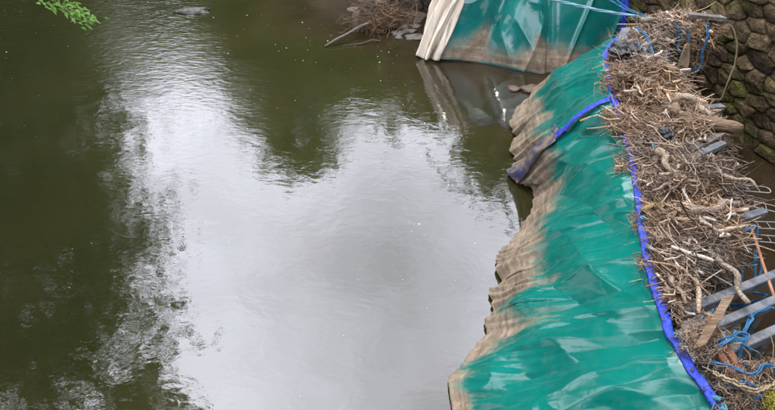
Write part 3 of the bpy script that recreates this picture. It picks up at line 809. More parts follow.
STRAW = np.array([(0.36, 0.29, 0.215), (0.27, 0.20, 0.145), (0.20, 0.14, 0.095), (0.13, 0.088, 0.06), (0.075, 0.05, 0.035), (0.46, 0.40, 0.33), (0.30, 0.225, 0.15), (0.24, 0.15, 0.09)])
STRAW = STRAW * 0.62 * np.array([1.04, 0.98, 0.93])
STRAWP = np.array([0.16, 0.19, 0.19, 0.15, 0.08, 0.06, 0.11, 0.06])
def strands(C, length, radius, tilt, seed, name, parent, dirfield=None, curl=0.25, droop=0.0, palette=STRAW, pp=STRAWP, mat=None, segs=3):
    """many thin bent stems, triangular section, in one mesh"""
    g = np.random.default_rng(seed); n = len(C)
    yaw = g.uniform(0, 2 * np.pi, n) if dirfield is None else dirfield + g.normal(0, 0.6, n)
    pit = g.normal(0, tilt, n)
    D = np.stack([np.cos(yaw) * np.cos(pit), np.sin(yaw) * np.cos(pit), np.sin(pit)], 1)
    S = np.cross(D, (0, 0, 1.0)); S /= np.linalg.norm(S, axis=1)[:, None] + 1e-9
    Uu = np.cross(S, D)
    L = length * g.lognormal(0, 0.5, n); r = radius * g.lognormal(0, 0.35, n)
    k1 = g.normal(0, curl, n); k2 = g.normal(0, curl * 0.6, n); kk = g.normal(0, curl * 0.35, (n, segs + 1))
    rows = []
    for j in range(segs + 1):
        q = j / segs - 0.5
        cen = C + D * (L * q)[:, None] + S * (L * (k1 * (q * q - 0.08) * 1.6 + kk[:, j] * 0.3))[:, None] + Uu * (L * k2 * (q * q - 0.08) * 1.6)[:, None]
        cen[:, 2] -= droop * L * (q + 0.5) ** 2
        rr = r * (1.0 - 0.45 * (j / segs))
        for m in range(3):
            a = 2 * math.pi * m / 3
            rows.append(cen + S * (rr * math.cos(a))[:, None] + Uu * (rr * math.sin(a))[:, None])
    V = np.stack(rows, 1)                                 # n, (segs+1)*3, 3
    per = (segs + 1) * 3
    base = []
    for j in range(segs):
        for m in range(3):
            base.append((j * 3 + m, j * 3 + (m + 1) % 3, (j + 1) * 3 + (m + 1) % 3, (j + 1) * 3 + m))
    F = (np.array(base)[None] + (np.arange(n) * per)[:, None, None]).reshape(-1, 4)
    col = palette[g.choice(len(palette), n, p=pp)] * g.uniform(0.75, 1.25, (n, 1))
    pn = fbm(C[:, 0] * 3.1, C[:, 1] * 3.1, 707, 3); pq = fbm(C[:, 0] * 2.0 + 7, C[:, 1] * 2.0, 709, 2)
    col = col * (1.0 + 0.75 * pn)[:, None] * np.stack([1 + 0.22 * pq, 1 + 0.02 * pq, 1 - 0.25 * pq], 1)
    o0 = np.array(parent.location) if parent is not None else C.mean(0)
    me = bpy.data.meshes.new(name)
    Vf = (V.reshape(-1, 3) - o0)
    me.vertices.add(len(Vf)); me.vertices.foreach_set('co', Vf.ravel())
    me.loops.add(F.size); me.loops.foreach_set('vertex_index', F.ravel())
    me.polygons.add(len(F)); me.polygons.foreach_set('loop_start', np.arange(len(F)) * 4)
    at = me.color_attributes.new('tint', 'FLOAT_COLOR', 'POINT')
    cc = np.repeat(np.hstack([col, np.ones((n, 1))]), per, 0); at.data.foreach_set('color', cc.ravel())
    me.materials.append(mat or M['straw']); me.update(); me.validate()
    o = bpy.data.objects.new(name, me); COL.objects.link(o)
    if parent is not None: o.parent = parent
    else: o.location = o0
    return o

def heap_points(n, seed, u0=0, u1=1, w0=0, w1=1, dz=(0, 0.06), holes=True):
    g = np.random.default_rng(seed)
    u = g.uniform(u0, u1, n * 5); w = g.uniform(w0, w1, n * 5)
    uu = np.linspace(0, 1, 200); wid = np.linalg.norm(polyp(HK, HR, uu) - polyp(HK, HL, uu), axis=1)
    mid = (polyp(HK, HR, uu) + polyp(HK, HL, uu)) / 2; wid = wid * np.linalg.norm(np.gradient(mid, axis=0), axis=1)
    ok = g.uniform(0, np.percentile(wid, 97), len(u)) < np.interp(u, uu, wid); u = u[ok]; w = w[ok]
    p = heap(u, w)
    if holes: p = p[~(in_hole(p) & (g.uniform(0, 1, len(p)) > 0.06))]
    p = p[:n]; p[:, 2] += g.uniform(dz[0], dz[1], len(p)) - 0.035
    return p
def grain(p, k): return 3.2 * vnoise(p[:, 0] * 2.3, p[:, 1] * 2.3, k) + 1.0
pts = heap_points(24000, 1, w0=0.03)
tag(strands(pts, 0.12, 0.0029, 0.38, 2, 'straw', heap_root, grain(pts, 41), curl=0.5), kind='stuff')
pts = heap_points(2600, 3, w0=0.09, dz=(0.0, 0.10))
tag(strands(pts, 0.22, 0.0062, 0.33, 4, 'stalks', heap_root, grain(pts, 43), curl=0.5, segs=5), kind='stuff')
pts = heap_points(1100, 5, w0=0.9, w1=1.04, dz=(-0.25, 0.03), holes=False)
tag(strands(pts, 0.20, 0.0042, 0.7, 6, 'hanging_stalks', heap_root, curl=0.4, droop=0.5, segs=4), kind='stuff')
pts = heap_points(90, 7, w0=-0.05, w1=0.08, dz=(-0.02, 0.06), holes=False)
tag(strands(pts, 0.15, 0.0040, 0.3, 8, 'stalks_over_hem', heap_root, np.full(len(pts), math.pi * 0.95), curl=0.4, droop=0.25, segs=4), kind='stuff')
pts = heap_points(700, 15, w0=0.12, dz=(0.02, 0.09))
tag(strands(pts, 0.09, 0.013, 0.4, 16, 'bark_chips', heap_root, curl=0.25, segs=2), kind='stuff')
def flakes(C, size, seed, name, parent, palette):
    g = np.random.default_rng(seed); n = len(C); mb = MB()
    for c in C:
        a = g.normal(0, 1, 3) * (1, 1, 0.45); a /= np.linalg.norm(a); b = np.cross(a, g.normal(0, 0.4, 3) + (0, 0, 1)); b /= np.linalg.norm(b) + 1e-9
        L = size * g.lognormal(0, 0.4); w = L * g.uniform(0.35, 0.8); up = np.array([0, 0, L * 0.3])
        mb.add([c - a * L, c + b * w + up, c + a * L, c - b * w + up * g.uniform(-1, 1)], [(0, 1, 2), (0, 2, 3)], tuple(palette[g.integers(len(palette))] * g.uniform(0.6, 1.3)))
    return tag(mb.build(name, M['straw'], parent, colour=True, smooth=False), kind='stuff')
flakes(heap_points(5200, 17, w0=0.03, dz=(0.0, 0.06)), 0.022, 18, 'leaf_litter', heap_root, STRAW[[1, 2, 3, 3, 4, 7]] * 0.8)
spill = []
gs = np.random.default_rng(404)
for uc, n_ in ((0.30, 110), (0.43, 190), (0.50, 260), (0.53, 160), (0.22, 90), (0.62, 90)):
    pp_ = heap(np.clip(gs.normal(uc, 0.012, n_), 0, 1), gs.uniform(-0.13, 0.12, n_)); pp_[:, 2] += gs.uniform(0.02, 0.10, n_); spill.append(pp_)
spill = np.concatenate(spill)
tag(strands(spill, 0.11, 0.0036, 0.35, 405, 'straw_spilling_over_hem', heap_root, curl=0.6, droop=0.15, segs=4), kind='stuff')
# fibre clumps on the bare beams at the lower right
g = np.random.default_rng(71)
for nm, c, s, n in (('straw_clump', (2.31, 2.86, 1.73), (0.07, 0.09, 0.04), 260), ('straw_clump', (2.42, 2.47, 1.72), (0.09, 0.05, 0.04), 220), ('straw_clump', (2.62, 2.60, 1.72), (0.16, 0.03, 0.03), 150), ('straw_clump', (2.37, 2.30, 1.72), (0.07, 0.07, 0.04), 220), ('straw_clump', (2.20, 2.74, 1.79), (0.06, 0.07, 0.03), 160)):
    pts = np.array(c) + g.normal(0, 1, (n, 3)) * s
    tag(strands(pts, 0.10, 0.0032, 0.5, n + int(c[1] * 100), nm, heap_root, curl=0.6, segs=4), kind='stuff')

# ------------------------------------------------------------------ individual pieces in the debris
def wobble(p, q, n, amp, seed, sag=0.0):
    p = np.asarray(p, float); q = np.asarray(q, float); t = np.linspace(0, 1, n)[:, None]
    g = np.random.default_rng(seed)
    o = np.stack([np.interp(np.linspace(0, 1, n), np.linspace(0, 1, 5), np.r_[0, g.normal(0, 1, 3), 0]) for _ in range(3)], 1)
    r = p + (q - p) * t + o * amp
    r[:, 2] -= sag * np.sin(math.pi * t[:, 0])
    return r
def stick(name, label, cat, pts, r0, r1, col, sides=7, group=None, mat=None, knots=0.12, seed=0):
    g = np.random.default_rng(seed + 5); n = len(pts)
    rad = np.linspace(r0, r1, n) * (1 + g.normal(0, knots, n))
    mb = MB(); mb.tube(pts, np.abs(rad), sides, col)
    return tag(mb.build(name, mat or M['drift'], colour=True), label, cat, group)

GU, GW = np.meshgrid(np.linspace(0, 1, 240), np.linspace(0, 1, 40), indexing='ij')
HEAP_GRID = heap(GU, GW).reshape(-1, 3)
def heap_z(p):
    d = (HEAP_GRID[:, 0] - p[0]) ** 2 + (HEAP_GRID[:, 1] - p[1]) ** 2; k = int(np.argmin(d))
    return HEAP_GRID[k, 2] if d[k] < 0.03 else -9
def rest(pts, rad, sink=0.25):
    """lift or lower a piece as a whole until it lies on the heap"""
    pts = np.asarray(pts, float).copy(); q = pts[:: max(1, len(pts) // 5)]
    gaps = [heap_z(p) + 0.02 - p[2] for p in q]; gaps = [x for x in gaps if x > -5]
    if gaps:
        gaps = sorted(gaps); pts[:, 2] += gaps[int(len(gaps) * 0.7)] + rad * (1 - 2 * sink)
    return pts
# large tan log with a broken fork at its end
lg = empty('driftwood_log', (3.0, 5.1, 1.85), 'thick tan driftwood log lying across the debris, splintered at one end', 'log')
LZ = rest(np.linspace((2.74, 5.16, 1.99), (3.34, 4.99, 1.97), 14), 0.07, 0.1)[0][2] - 1.99
mb = MB(); pts = wobble((2.74, 5.16, 1.99 + LZ), (3.34, 4.99, 1.97 + LZ), 14, 0.012, 3)
mb.tube(pts, [0.055, 0.068, 0.072, 0.066, 0.07, 0.078, 0.074, 0.068, 0.072, 0.066, 0.06, 0.062, 0.05, 0.03], 11); mb.build('trunk', M['log'], lg)
mb = MB(); mb.tube([(2.76, 5.17, 2.0 + LZ), (2.77, 5.27, 2.03 + LZ), (2.82, 5.36, 2.05 + LZ), (2.85, 5.42, 2.04 + LZ)], [0.055, 0.05, 0.036, 0.012], 9); mb.build('fork', M['log'], lg)
mb = MB(); mb.tube([(2.75, 5.14, 2.02 + LZ), (2.70, 5.19, 2.06 + LZ), (2.69, 5.25, 2.05 + LZ)], [0.035, 0.026, 0.008], 8); mb.build('splinter', M['log'], lg)

def plank(name, label, p, q, w, h, mat, up=(0, 0, 1), cat='plank', lay=False, rough=0.07):
    g = np.random.default_rng(int(abs(p[0] * 971 + p[1] * 373)))
    p = np.asarray(p, float); q = np.asarray(q, float)
    if lay: p, q = rest(np.linspace(p, q, 6), h / 2)[[0, -1]]
    d = q - p; L = np.linalg.norm(d); d = d / L
    a = np.cross(d, up); a /= np.linalg.norm(a); b = np.cross(a, d); n = 7; V = []
    for k in range(n + 1):
        t = k / n; sc = 1 + g.normal(0, rough)
        for sx, sy in ((1, 1), (-1, 1), (-1, -1), (1, -1)):
            e = g.normal(0, 1) * rough * 0.6 if k in (0, n) else 0
            V.append(p + d * (L * t + e) + a * (sx * w / 2 * sc + g.normal(0, w * rough * 0.5)) + b * (sy * h / 2 * sc))
    F = [(k * 4 + m, k * 4 + (m + 1) % 4, k * 4 + 4 + (m + 1) % 4, k * 4 + 4 + m) for k in range(n) for m in range(4)] + [(3, 2, 1, 0), tuple(n * 4 + m for m in range(4))]
    mb = MB(); mb.add(V, F)
    return tag(mb.build(name, mat, smooth=False), label, cat)
plank('weathered_plank', 'pale grey plank lying slanted in the debris below the tan log', (2.66, 4.66, 1.95), (3.09, 4.92, 1.98), 0.075, 0.028, M['board'], lay=True)
plank('weathered_plank', 'grey box-section offcut beside the pale slanted plank', (2.68, 4.56, 1.91), (3.12, 4.82, 1.93), 0.06, 0.05, M['steel'], lay=True)
plank('broken_plank', 'tan broken plank leaning on the beams beside the blue hem', (2.19, 2.70, 1.84), (2.55, 3.12, 1.87), 0.055, 0.045, M['log'])
plank('weathered_plank', 'short grey plank near the black plastic bag', (2.88, 6.65, 1.86), (3.07, 6.95, 1.92), 0.075, 0.05, M['board'], lay=True)
plank('weathered_plank', 'dark grey flat offcut leaning above the black plastic bag', (2.74, 6.95, 1.82), (2.92, 7.32, 1.97), 0.10, 0.025, M['steel'], lay=True)
plank('weathered_plank', 'grey beam end sticking out of the topmost debris by the wall', (3.78, 7.68, 1.88), (4.34, 7.72, 1.80), 0.085, 0.05, M['board'], lay=True)
for i, (p, q, lab) in enumerate([((3.16, 5.74, 1.78), (3.64, 5.92, 1.70), 'grey beam end jutting out between the tan log and the stone wall'), ((2.96, 4.06, 1.72), (3.36, 4.24, 1.70), 'grey beam end jutting from the debris beside the rusty rod')]):
    plank('beam_end', lab, p, q, 0.07, 0.06, M['steel'], cat='beam', rough=0.012)
plank('rusty_angle_bar', 'rust-brown iron bar lying across the bare beams, outer one', (2.33, 2.92, 1.74), (2.43, 2.46, 1.70), 0.05, 0.03, M['rust'], cat='bar', rough=0.03)
plank('rusty_angle_bar', 'rust-brown iron bar lying across the bare beams, inner one', (2.40, 2.95, 1.74), (2.50, 2.50, 1.70), 0.045, 0.03, M['rust'], cat='bar')
mb = MB(); mb.tube(wobble((3.33, 4.62, 1.62), (3.05, 3.30, 1.66), 12, 0.008, 8), 0.013, 7)
tag(mb.build('rusty_rod', M['copper']), 'thin orange rusty rod running past the beam ends', 'rod')

SK = [((2.44, 3.58, 1.86), (2.31, 3.02, 1.84), 0.026, 0.016, (0.33, 0.25, 0.17), 'pale curved branch lying towards the bare beams'),
      ((2.45, 3.32, 1.86), (2.56, 3.06, 1.86), 0.018, 0.012, (0.34, 0.27, 0.19), 'short pale branch forking near the bare beams'),
      ((2.60, 3.66, 1.84), (2.72, 3.12, 1.80), 0.030, 0.020, (0.25, 0.20, 0.145), 'thick grey-brown branch lying across the topmost bare beam'),
      ((2.12, 3.42, 1.80), (2.27, 3.0, 1.82), 0.013, 0.009, (0.44, 0.38, 0.30), 'thin bleached root curving beside the blue hem'),
      ((2.00, 5.56, 1.79), (2.52, 5.52, 1.86), 0.013, 0.010, (0.31, 0.24, 0.165), 'straight stick pointing out over the blue band'),
      ((2.06, 5.48, 1.77), (2.48, 5.40, 1.86), 0.009, 0.007, (0.26, 0.19, 0.13), 'thinner stick just below the one over the blue band'),
      ((2.22, 4.16, 1.82), (2.42, 4.22, 1.86), 0.022, 0.03, (0.24, 0.17, 0.065), 'yellow-brown mossy stub poking over the blue hem'),
      ((2.82, 7.10, 1.92), (3.0, 6.72, 1.95), 0.02, 0.012, (0.33, 0.26, 0.19), 'curved pale branch beside the short grey plank'),
      ((2.84, 5.62, 1.98), (2.62, 5.05, 1.96), 0.012, 0.008, (0.36, 0.3, 0.23), 'long thin stick ending under the tan log'),
      ((3.10, 5.22, 1.98), (3.50, 5.34, 1.90), 0.022, 0.014, (0.30, 0.22, 0.14), 'broken branch end beyond the tan log'),
      ((2.78, 4.42, 1.90), (3.16, 4.18, 1.88), 0.02, 0.012, (0.29, 0.22, 0.15), 'brown branch in the debris above the rusty rod'),
      ((2.36, 3.96, 1.85), (2.74, 3.80, 1.90), 0.018, 0.010, (0.27, 0.2, 0.14), 'bent brown branch low in the debris heap')]
SK += [((2.52, 3.95, 1.9), (2.95, 4.02, 1.9), 0.045, 0.03, (0.21, 0.16, 0.12), 'thick dark branch crossing the middle of the debris'),
       ((2.98, 5.72, 1.9), (3.22, 5.36, 1.9), 0.038, 0.028, (0.27, 0.21, 0.15), 'short thick branch just beyond the blue plastic scrap'),
       ((2.56, 6.30, 1.9), (2.92, 6.12, 1.9), 0.035, 0.022, (0.23, 0.18, 0.13), 'stout branch lying inside the hem below the black bag'),
       ((2.46, 4.72, 1.9), (2.60, 4.32, 1.9), 0.04, 0.02, (0.25, 0.19, 0.13), 'stout forked branch left of the slanted grey plank'),
       ((3.2, 7.62, 1.9), (3.62, 7.78, 1.9), 0.036, 0.024, (0.22, 0.17, 0.125), 'stout branch on the topmost debris under the pale strap')]
for i, (p, q, r0, r1, c, lab) in enumerate(SK):
    stick('driftwood_branch', lab, 'branch', rest(wobble(p, q, 12, 0.03, 100 + i), r0), r0, r1, tuple(0.7 * x for x in c), seed=i)
g = np.random.default_rng(55)
tp = heap_points(110, 91, w0=0.14, dz=(0.05, 0.10))
for i in range(len(tp)):
    a = g.uniform(0, 2 * math.pi); L = g.uniform(0.12, 0.40); d = np.array([math.cos(a), math.sin(a), g.normal(0, 0.22)]) * L / 2
    c = STRAW[g.choice([0, 0, 1, 2, 5, 5, 5, 6])] * np.array([0.98, 1.0, 1.05]) * g.uniform(0.7, 1.35)
    stick('twig', 'loose dry twig tangled in the debris along the dam crest', 'twig', wobble(tp[i] - d, tp[i] + d, 6, 0.015, 300 + i), g.uniform(0.006, 0.024), g.uniform(0.004, 0.014), tuple(c), 6, 'twigs tangled in the debris', seed=i)

# black plastic bag
def blob(center, size, seed, amp=0.25, nu=26, nv=16, freq=3.0):
    V = []; F = []
    for j in range(nv + 1):
        th = math.pi * j / nv
        for i in range(nu):
            ph = 2 * math.pi * i / nu
            d = Vector((math.sin(th) * math.cos(ph), math.sin(th) * math.sin(ph), math.cos(th)))
            k = 1 + amp * mnoise.fractal(d * freq + Vector((seed, seed * 2, 0)), 1.0, 2.0, 4)
            V.append((center[0] + d.x * size[0] * k, center[1] + d.y * size[1] * k, center[2] + d.z * size[2] * k))
    for j in range(nv):
        for i in range(nu):
            F.append((j * nu + i, j * nu + (i + 1) % nu, (j + 1) * nu + (i + 1) % nu, (j + 1) * nu + i)[::-1])
    return V, F
mb = MB(); mb.add(*blob((2.73, 6.74, heap_z((2.73, 6.74)) + 0.04), (0.14, 0.17, 0.11), 4, 0.5, 44, 28, 2.2))
tag(mb.build('plastic_bag', M['bag']), 'crumpled black plastic bag wedged against the blue hem', 'bag')
mb = MB(); mb.add(*blob((2.66, 4.98, heap_z((2.66, 4.98)) + 0.02), (0.10, 0.07, 0.05), 14, 0.55, 30, 18, 2.6))
tag(mb.build('plastic_sheet_scrap', M['bag']), 'dark plastic scrap in the debris hollow below the tan log', 'plastic scrap')
# tan rag hanging in the hollow
U, Vv = np.meshgrid(np.linspace(-1, 1, 14), np.linspace(0, 1, 18), indexing='ij')
Pr = np.stack([3.72 + U * 0.07 * (0.4 + Vv) * (1 - 0.4 * Vv ** 3) + 0.02 * Vv, 7.30 + 0.03 * np.sin(U * 3 + Vv * 2) - 0.04 * Vv, 1.72 - 0.30 * Vv], -1)
sheet('cloth_rag', Pr, U, Vv, U * 0, M['rag'], 'small tan rag hanging in the dark hollow near the wall', 'rag')

# ropes
def rope(name, label, pts, r, mat, cat='rope', n=60, jitter=0.0, seed=0):
    pts = np.asarray(pts, float)
    k = np.linspace(0, 1, len(pts)); t = np.linspace(0, 1, n)
    # Catmull-like smoothing by repeated averaging
    q = np.stack([np.interp(t, k, pts[:, i]) for i in range(3)], 1)
    for _ in range(6): q[1:-1] = (q[:-2] + 2 * q[1:-1] + q[2:]) / 4
    q += np.random.default_rng(seed).normal(0, jitter, q.shape)
    mb = MB(); gq = np.random.default_rng(seed + int(abs(pts[0, 0] * 971 + pts[0, 1] * 373)))
    d = np.gradient(q, axis=0); d /= np.linalg.norm(d, axis=1)[:, None] + 1e-9
    a = np.cross(d, (0.3, 0.2, 1.0)); a /= np.linalg.norm(a, axis=1)[:, None] + 1e-9; b = np.cross(a, d)
    arc = np.r_[0, np.cumsum(np.linalg.norm(np.diff(q, axis=0), axis=1))]
    for m in range(3):
        th = arc / (r * 7) + m * 2.094; off = r * (0.55 + 0.5 * np.abs(fbm(arc * 9 + m * 5, arc * 0 + seed, 17 + m)))
        mb.tube(q + a * (off * np.cos(th))[:, None] + b * (off * np.sin(th))[:, None], r * 0.5, 5)
    for e in ((0, -1), (-1, 1)):
        for m in range(4):
            w = d[e[0]] * e[1] * gq.uniform(0.02, 0.06) + gq.normal(0, 1, 3) * 0.018
            mb.tube([q[e[0]], q[e[0]] + w * 0.5, q[e[0]] + w + (0, 0, -0.012)], [r * 0.35, r * 0.3, r * 0.15], 4)
    return tag(mb.build(name, mat), label, cat)
rope('mooring_strap', 'pale blue strap stretched taut from the far tarpaulin to the debris', [(1.1, 8.80, 1.95), (2.08, 8.42, 1.83), (2.9, 8.08, 1.78), (3.45, 7.84, 1.80)], 0.017, M['rope_pale'], 'strap')
rope('mooring_strap', 'blue cord crossing the pale strap beside the far blue hem', [(2.9, 8.75, 1.75), (3.06, 8.4, 1.78), (3.16, 8.1, 1.80), (3.3, 7.9, 1.82)], 0.010, M['rope'], 'strap')
rope('mooring_strap', 'thin blue cord along the far blue hem', [(3.22, 8.9, 1.65), (3.2, 8.5, 1.72), (3.24, 8.2, 1.76), (3.34, 7.9, 1.82)], 0.008, M['rope'], 'strap')
rope('blue_rope', 'blue rope looped round the beam ends beside the rusty rod', [(2.72, 3.75, 1.74), (3.02, 3.95, 1.72), (3.24, 4.08, 1.70), (3.22, 3.9, 1.5), (3.16, 3.7, 1.42), (3.1, 3.55, 1.5), (3.18, 3.75, 1.6), (3.08, 3.8, 1.45), (3.02, 3.6, 1.38), (3.12, 3.45, 1.5), (3.04, 3.36, 1.6)], 0.010, M['rope'], n=110)
rope('blue_rope', 'blue rope hanging in slack loops below the rusty rod', [(3.2, 3.98, 1.62), (3.05, 3.8, 1.2), (2.98, 3.62, 1.15), (3.1, 3.5, 1.3), (3.16, 3.66, 1.1), (3.04, 3.74, 1.05), (2.94, 3.56, 1.2), (3.06, 3.40, 1.5)], 0.010, M['rope'], n=100)
rope('blue_rope', 'blue rope tied across the bare beams near the tan plank', [(2.30, 2.78, 1.76), (2.44, 2.80, 1.80), (2.58, 2.82, 1.75), (2.66, 2.95, 1.70), (2.80, 3.12, 1.66), (2.92, 3.14, 1.72)], 0.011, M['rope'])
rope('blue_rope', 'frayed blue rope knot hanging on the second bare beam', [(2.36, 2.74, 1.78), (2.48, 2.79, 1.81), (2.56, 2.78, 1.79), (2.62, 2.84, 1.77), (2.54, 2.85, 1.80), (2.46, 2.80, 1.82), (2.58, 2.74, 1.76)], 0.012, M['rope'])
rope('blue_rope', 'blue rope running steeply between the second and third bare beams', [(2.52, 2.62, 1.74), (2.55, 2.72, 1.62), (2.62, 2.90, 1.78), (2.74, 3.02, 1.74), (2.78, 3.14, 1.62)], 0.009, M['rope'])
rope('blue_rope', 'blue rope drooping across the lowest bare beams', [(2.27, 2.62, 1.76), (2.38, 2.56, 1.79), (2.46, 2.50, 1.79), (2.54, 2.52, 1.77), (2.60, 2.58, 1.80), (2.70, 2.56, 1.77), (2.80, 2.50, 1.76)], 0.011, M['rope'])
rope('blue_rope', 'short blue rope end below the lowest bare beams', [(2.32, 2.42, 1.76), (2.40, 2.44, 1.80), (2.48, 2.42, 1.78), (2.52, 2.36, 1.76), (2.46, 2.34, 1.74)], 0.010, M['rope'])
rope('frayed_rope', 'frayed beige rope curling at the lower right corner', [(2.24, 2.52, 1.78), (2.33, 2.42, 1.81), (2.44, 2.36, 1.80), (2.58, 2.40, 1.79), (2.70, 2.48, 1.80), (2.82, 2.42, 1.78)], 0.016, M['rag'], jitter=0.005, n=80)
rope('blue_rope', 'blue rope hanging down at the right edge of the dark hollow', [(4.02, 7.52, 1.86), (4.03, 7.44, 1.72), (4.0, 7.40, 1.55), (4.04, 7.36, 1.40), (3.98, 7.32, 1.30), (3.90, 7.34, 1.36), (3.84, 7.34, 1.28)], 0.014, M['rope'], jitter=0.004)
rope('blue_rope', 'blue rope hanging at the left of the tan rag', [(3.60, 7.42, 1.88), (3.66, 7.38, 1.74), (3.62, 7.34, 1.60), (3.70, 7.34, 1.56), (3.78, 7.36, 1.70), (3.72, 7.40, 1.86)], 0.012, M['rope'], jitter=0.003)
rope('blue_rope', 'blue rope looped over debris between the grey planks', [(3.06, 7.35, 1.92), (3.12, 7.1, 1.93), (3.1, 6.85, 1.90), (3.06, 6.6, 1.88), (3.02, 6.45, 1.84)], 0.012, M['rope'])
rope('blue_rope', 'thin blue rope beside the curved pale branch', [(2.94, 6.95, 1.92), (2.98, 6.7, 1.93), (2.96, 6.45, 1.90), (3.0, 6.3, 1.86)], 0.009, M['rope'])
rope('blue_rope', 'teal rope scrap in the middle of the debris heap', [(2.52, 5.02, 1.90), (2.55, 4.96, 1.94), (2.52, 4.90, 1.92), (2.57, 4.86, 1.90)], 0.012, M['rope_teal'])
rope('hanging_root', 'long pale root dangling from the beam end against the stone wall', [(4.28, 7.72, 1.80), (4.46, 7.74, 1.74), (4.56, 7.66, 1.55), (4.58, 7.56, 1.30), (4.52, 7.46, 1.05), (4.50, 7.42, 0.85)], 0.010, M['rag'], 'root')
rope('hanging_root', 'thin brown root hanging down from the topmost debris', [(3.96, 7.46, 1.70), (3.94, 7.30, 1.35), (3.90, 7.1, 0.95), (3.78, 6.95, 0.6), (3.66, 6.85, 0.35)], 0.008, M['bark'], 'root')
mb = MB(); mb.add(*blob((2.93, 5.62, heap_z((2.93, 5.62)) + 0.05), (0.035, 0.07, 0.06), 8, 0.3)); tag(mb.build('plastic_scrap', M['rope']), 'small bright blue plastic scrap above the tan log', 'plastic scrap')
mb = MB(); mb.add(*blob((3.02, 4.86, heap_z((3.02, 4.86)) + 0.05), (0.05, 0.06, 0.045), 18, 0.3)); tag(mb.build('wood_chunk', M['log']), 'orange-brown wood chunk at the right end of the slanted plank', 'wood chunk')
mb = MB(); mb.add(*blob((2.88, 4.36, heap_z((2.88, 4.36)) + 0.04), (0.028, 0.03, 0.028), 21, 0.15)); tag(mb.build('plastic_scrap', M['wire']), 'small white plastic scrap in the middle of the debris', 'plastic scrap')

# wire hoops on the hidden side of the frame
def hoop(c, lab, L=0.30, w=0.045, z=1.52, a=0.05):
    d = np.array([math.cos(a), math.sin(a), -0.1]); s = np.array([-math.sin(a), math.cos(a), 0])
    pts = [np.array(c) - d * 0.25 - s * w, np.array(c) + d * L * 0.6 - s * w]
    for q in np.linspace(-math.pi / 2, math.pi / 2, 9): pts.append(np.array(c) + d * (L * 0.7 + w * math.cos(q)) + s * w * math.sin(q))
    pts += [np.array(c) + d * L * 0.6 + s * w, np.array(c) - d * 0.25 + s * w]
    mb = MB(); mb.tube(pts, 0.0055, 6)
    for q in (0.1, 0.45): mb.tube([np.array(c) + d * L * q - s * w, np.array(c) + d * L * q + s * w], 0.004, 5)
    return tag(mb.build('wire_hoop', M['wire']), lab, 'hoop')
hoop((3.50, 4.80, 1.50), 'bright wire hoop sticking out beyond the debris, far upper one', a=0.0)
hoop((3.50, 4.62, 1.46), 'bright wire hoop sticking out beyond the debris, far lower one', a=-0.25)
hoop((3.36, 4.26, 1.52), 'bright wire hoop beside the rusty rod, upper one', a=0.06)
hoop((3.40, 4.10, 1.50), 'bright wire hoop beside the rusty rod, lower one', a=-0.02)

# yellow moss clump, lower right corner
mr = empty('moss_clump', (2.66, 2.33, 1.66), 'yellow-green moss clump in the lower right corner', 'moss')
mb = MB(); mb.add(*blob((2.68, 2.32, 1.70), (0.15, 0.13, 0.09), 31, 0.3), c=None)
mb.build('cushion', M['mat'], mr)
g = np.random.default_rng(5); d = g.normal(0, 1, (2600, 3)); d /= np.linalg.norm(d, axis=1)[:, None]; d[:, 2] = np.abs(d[:, 2])
tag(strands(np.array((2.68, 2.32, 1.70)) + d * (0.155, 0.135, 0.10), 0.035, 0.0035, 0.8, 61, 'moss_fronds', mr, palette=np.array([(0.20, 0.17, 0.02), (0.30, 0.25, 0.03), (0.12, 0.11, 0.02)]), pp=np.array([0.4, 0.4, 0.2]), mat=M['yellow_moss'], segs=2), kind='stuff')

# ------------------------------------------------------------------ far bank details
mb = MB()
X, Y = np.meshgrid(np.linspace(-1.0, 1.2, 50), np.linspace(10.9, 12.4, 36), indexing='ij')
rr = np.hypot((X - 0.05) / 0.95, (Y - 11.75) / 0.65)
Zb = 0.16 * np.clip(1 - rr, -1, 1) + 0.04 * fbm(X * 4, Y * 4, 71) - 0.03
idx = np.arange(X.size).reshape(X.shape)
mb.add(np.stack([X, Y, Zb], -1).reshape(-1, 3), np.stack([idx[:-1, :-1], idx[1:, :-1], idx[1:, 1:], idx[:-1, 1:]], -1).reshape(-1, 4))
tag(mb.build('mud_bank', M['mud']), kind='structure')
rt = empty('root_tangle', (-0.1, 11.35, 0.05), 'washed-up tangle of brown roots and branches on the far mud bank', 'root tangle')
g = np.random.default_rng(19)
for i in range(46):
    c = np.array([-0.12, 11.35, 0.16]) + g.normal(0, 1, 3) * (0.16, 0.14, 0.08)
    a = g.uniform(0, 2 * math.pi); L = g.uniform(0.25, 0.6); d = np.array([math.cos(a), math.sin(a) * 0.7, g.normal(0.05, 0.4)]) * L / 2
    col = np.array((0.10, 0.074, 0.05)) * g.uniform(0.5, 1.5)
    mb = MB(); q = wobble(c - d, c + d, 8, 0.04, 500 + i); q[:, 2] = np.maximum(q[:, 2], 0.0); mb.tube(q, np.linspace(g.uniform(0.010, 0.024), 0.005, 8), 5, tuple(col))
    mb.build('root', M['drift'], rt, colour=True)
pts = np.array([-0.15, 11.3, 0.12]) + g.normal(0, 1, (1800, 3)) * (0.26, 0.2, 0.13); pts[:, 2] = np.abs(pts[:, 2])
tag(strands(pts, 0.20, 0.004, 0.5, 77, 'fine_roots', rt, palette=STRAW * 0.5 * np.array([1.05, 0.97, 0.85]), curl=0.5, segs=4), kind='stuff')
stick('driftwood_branch', 'long bleached branch reaching into the water from the root tangle', 'branch', wobble((-1.12, 10.42, 0.02), (-0.30, 10.98, 0.20), 14, 0.03, 31), 0.018, 0.035, (0.09, 0.075, 0.058))
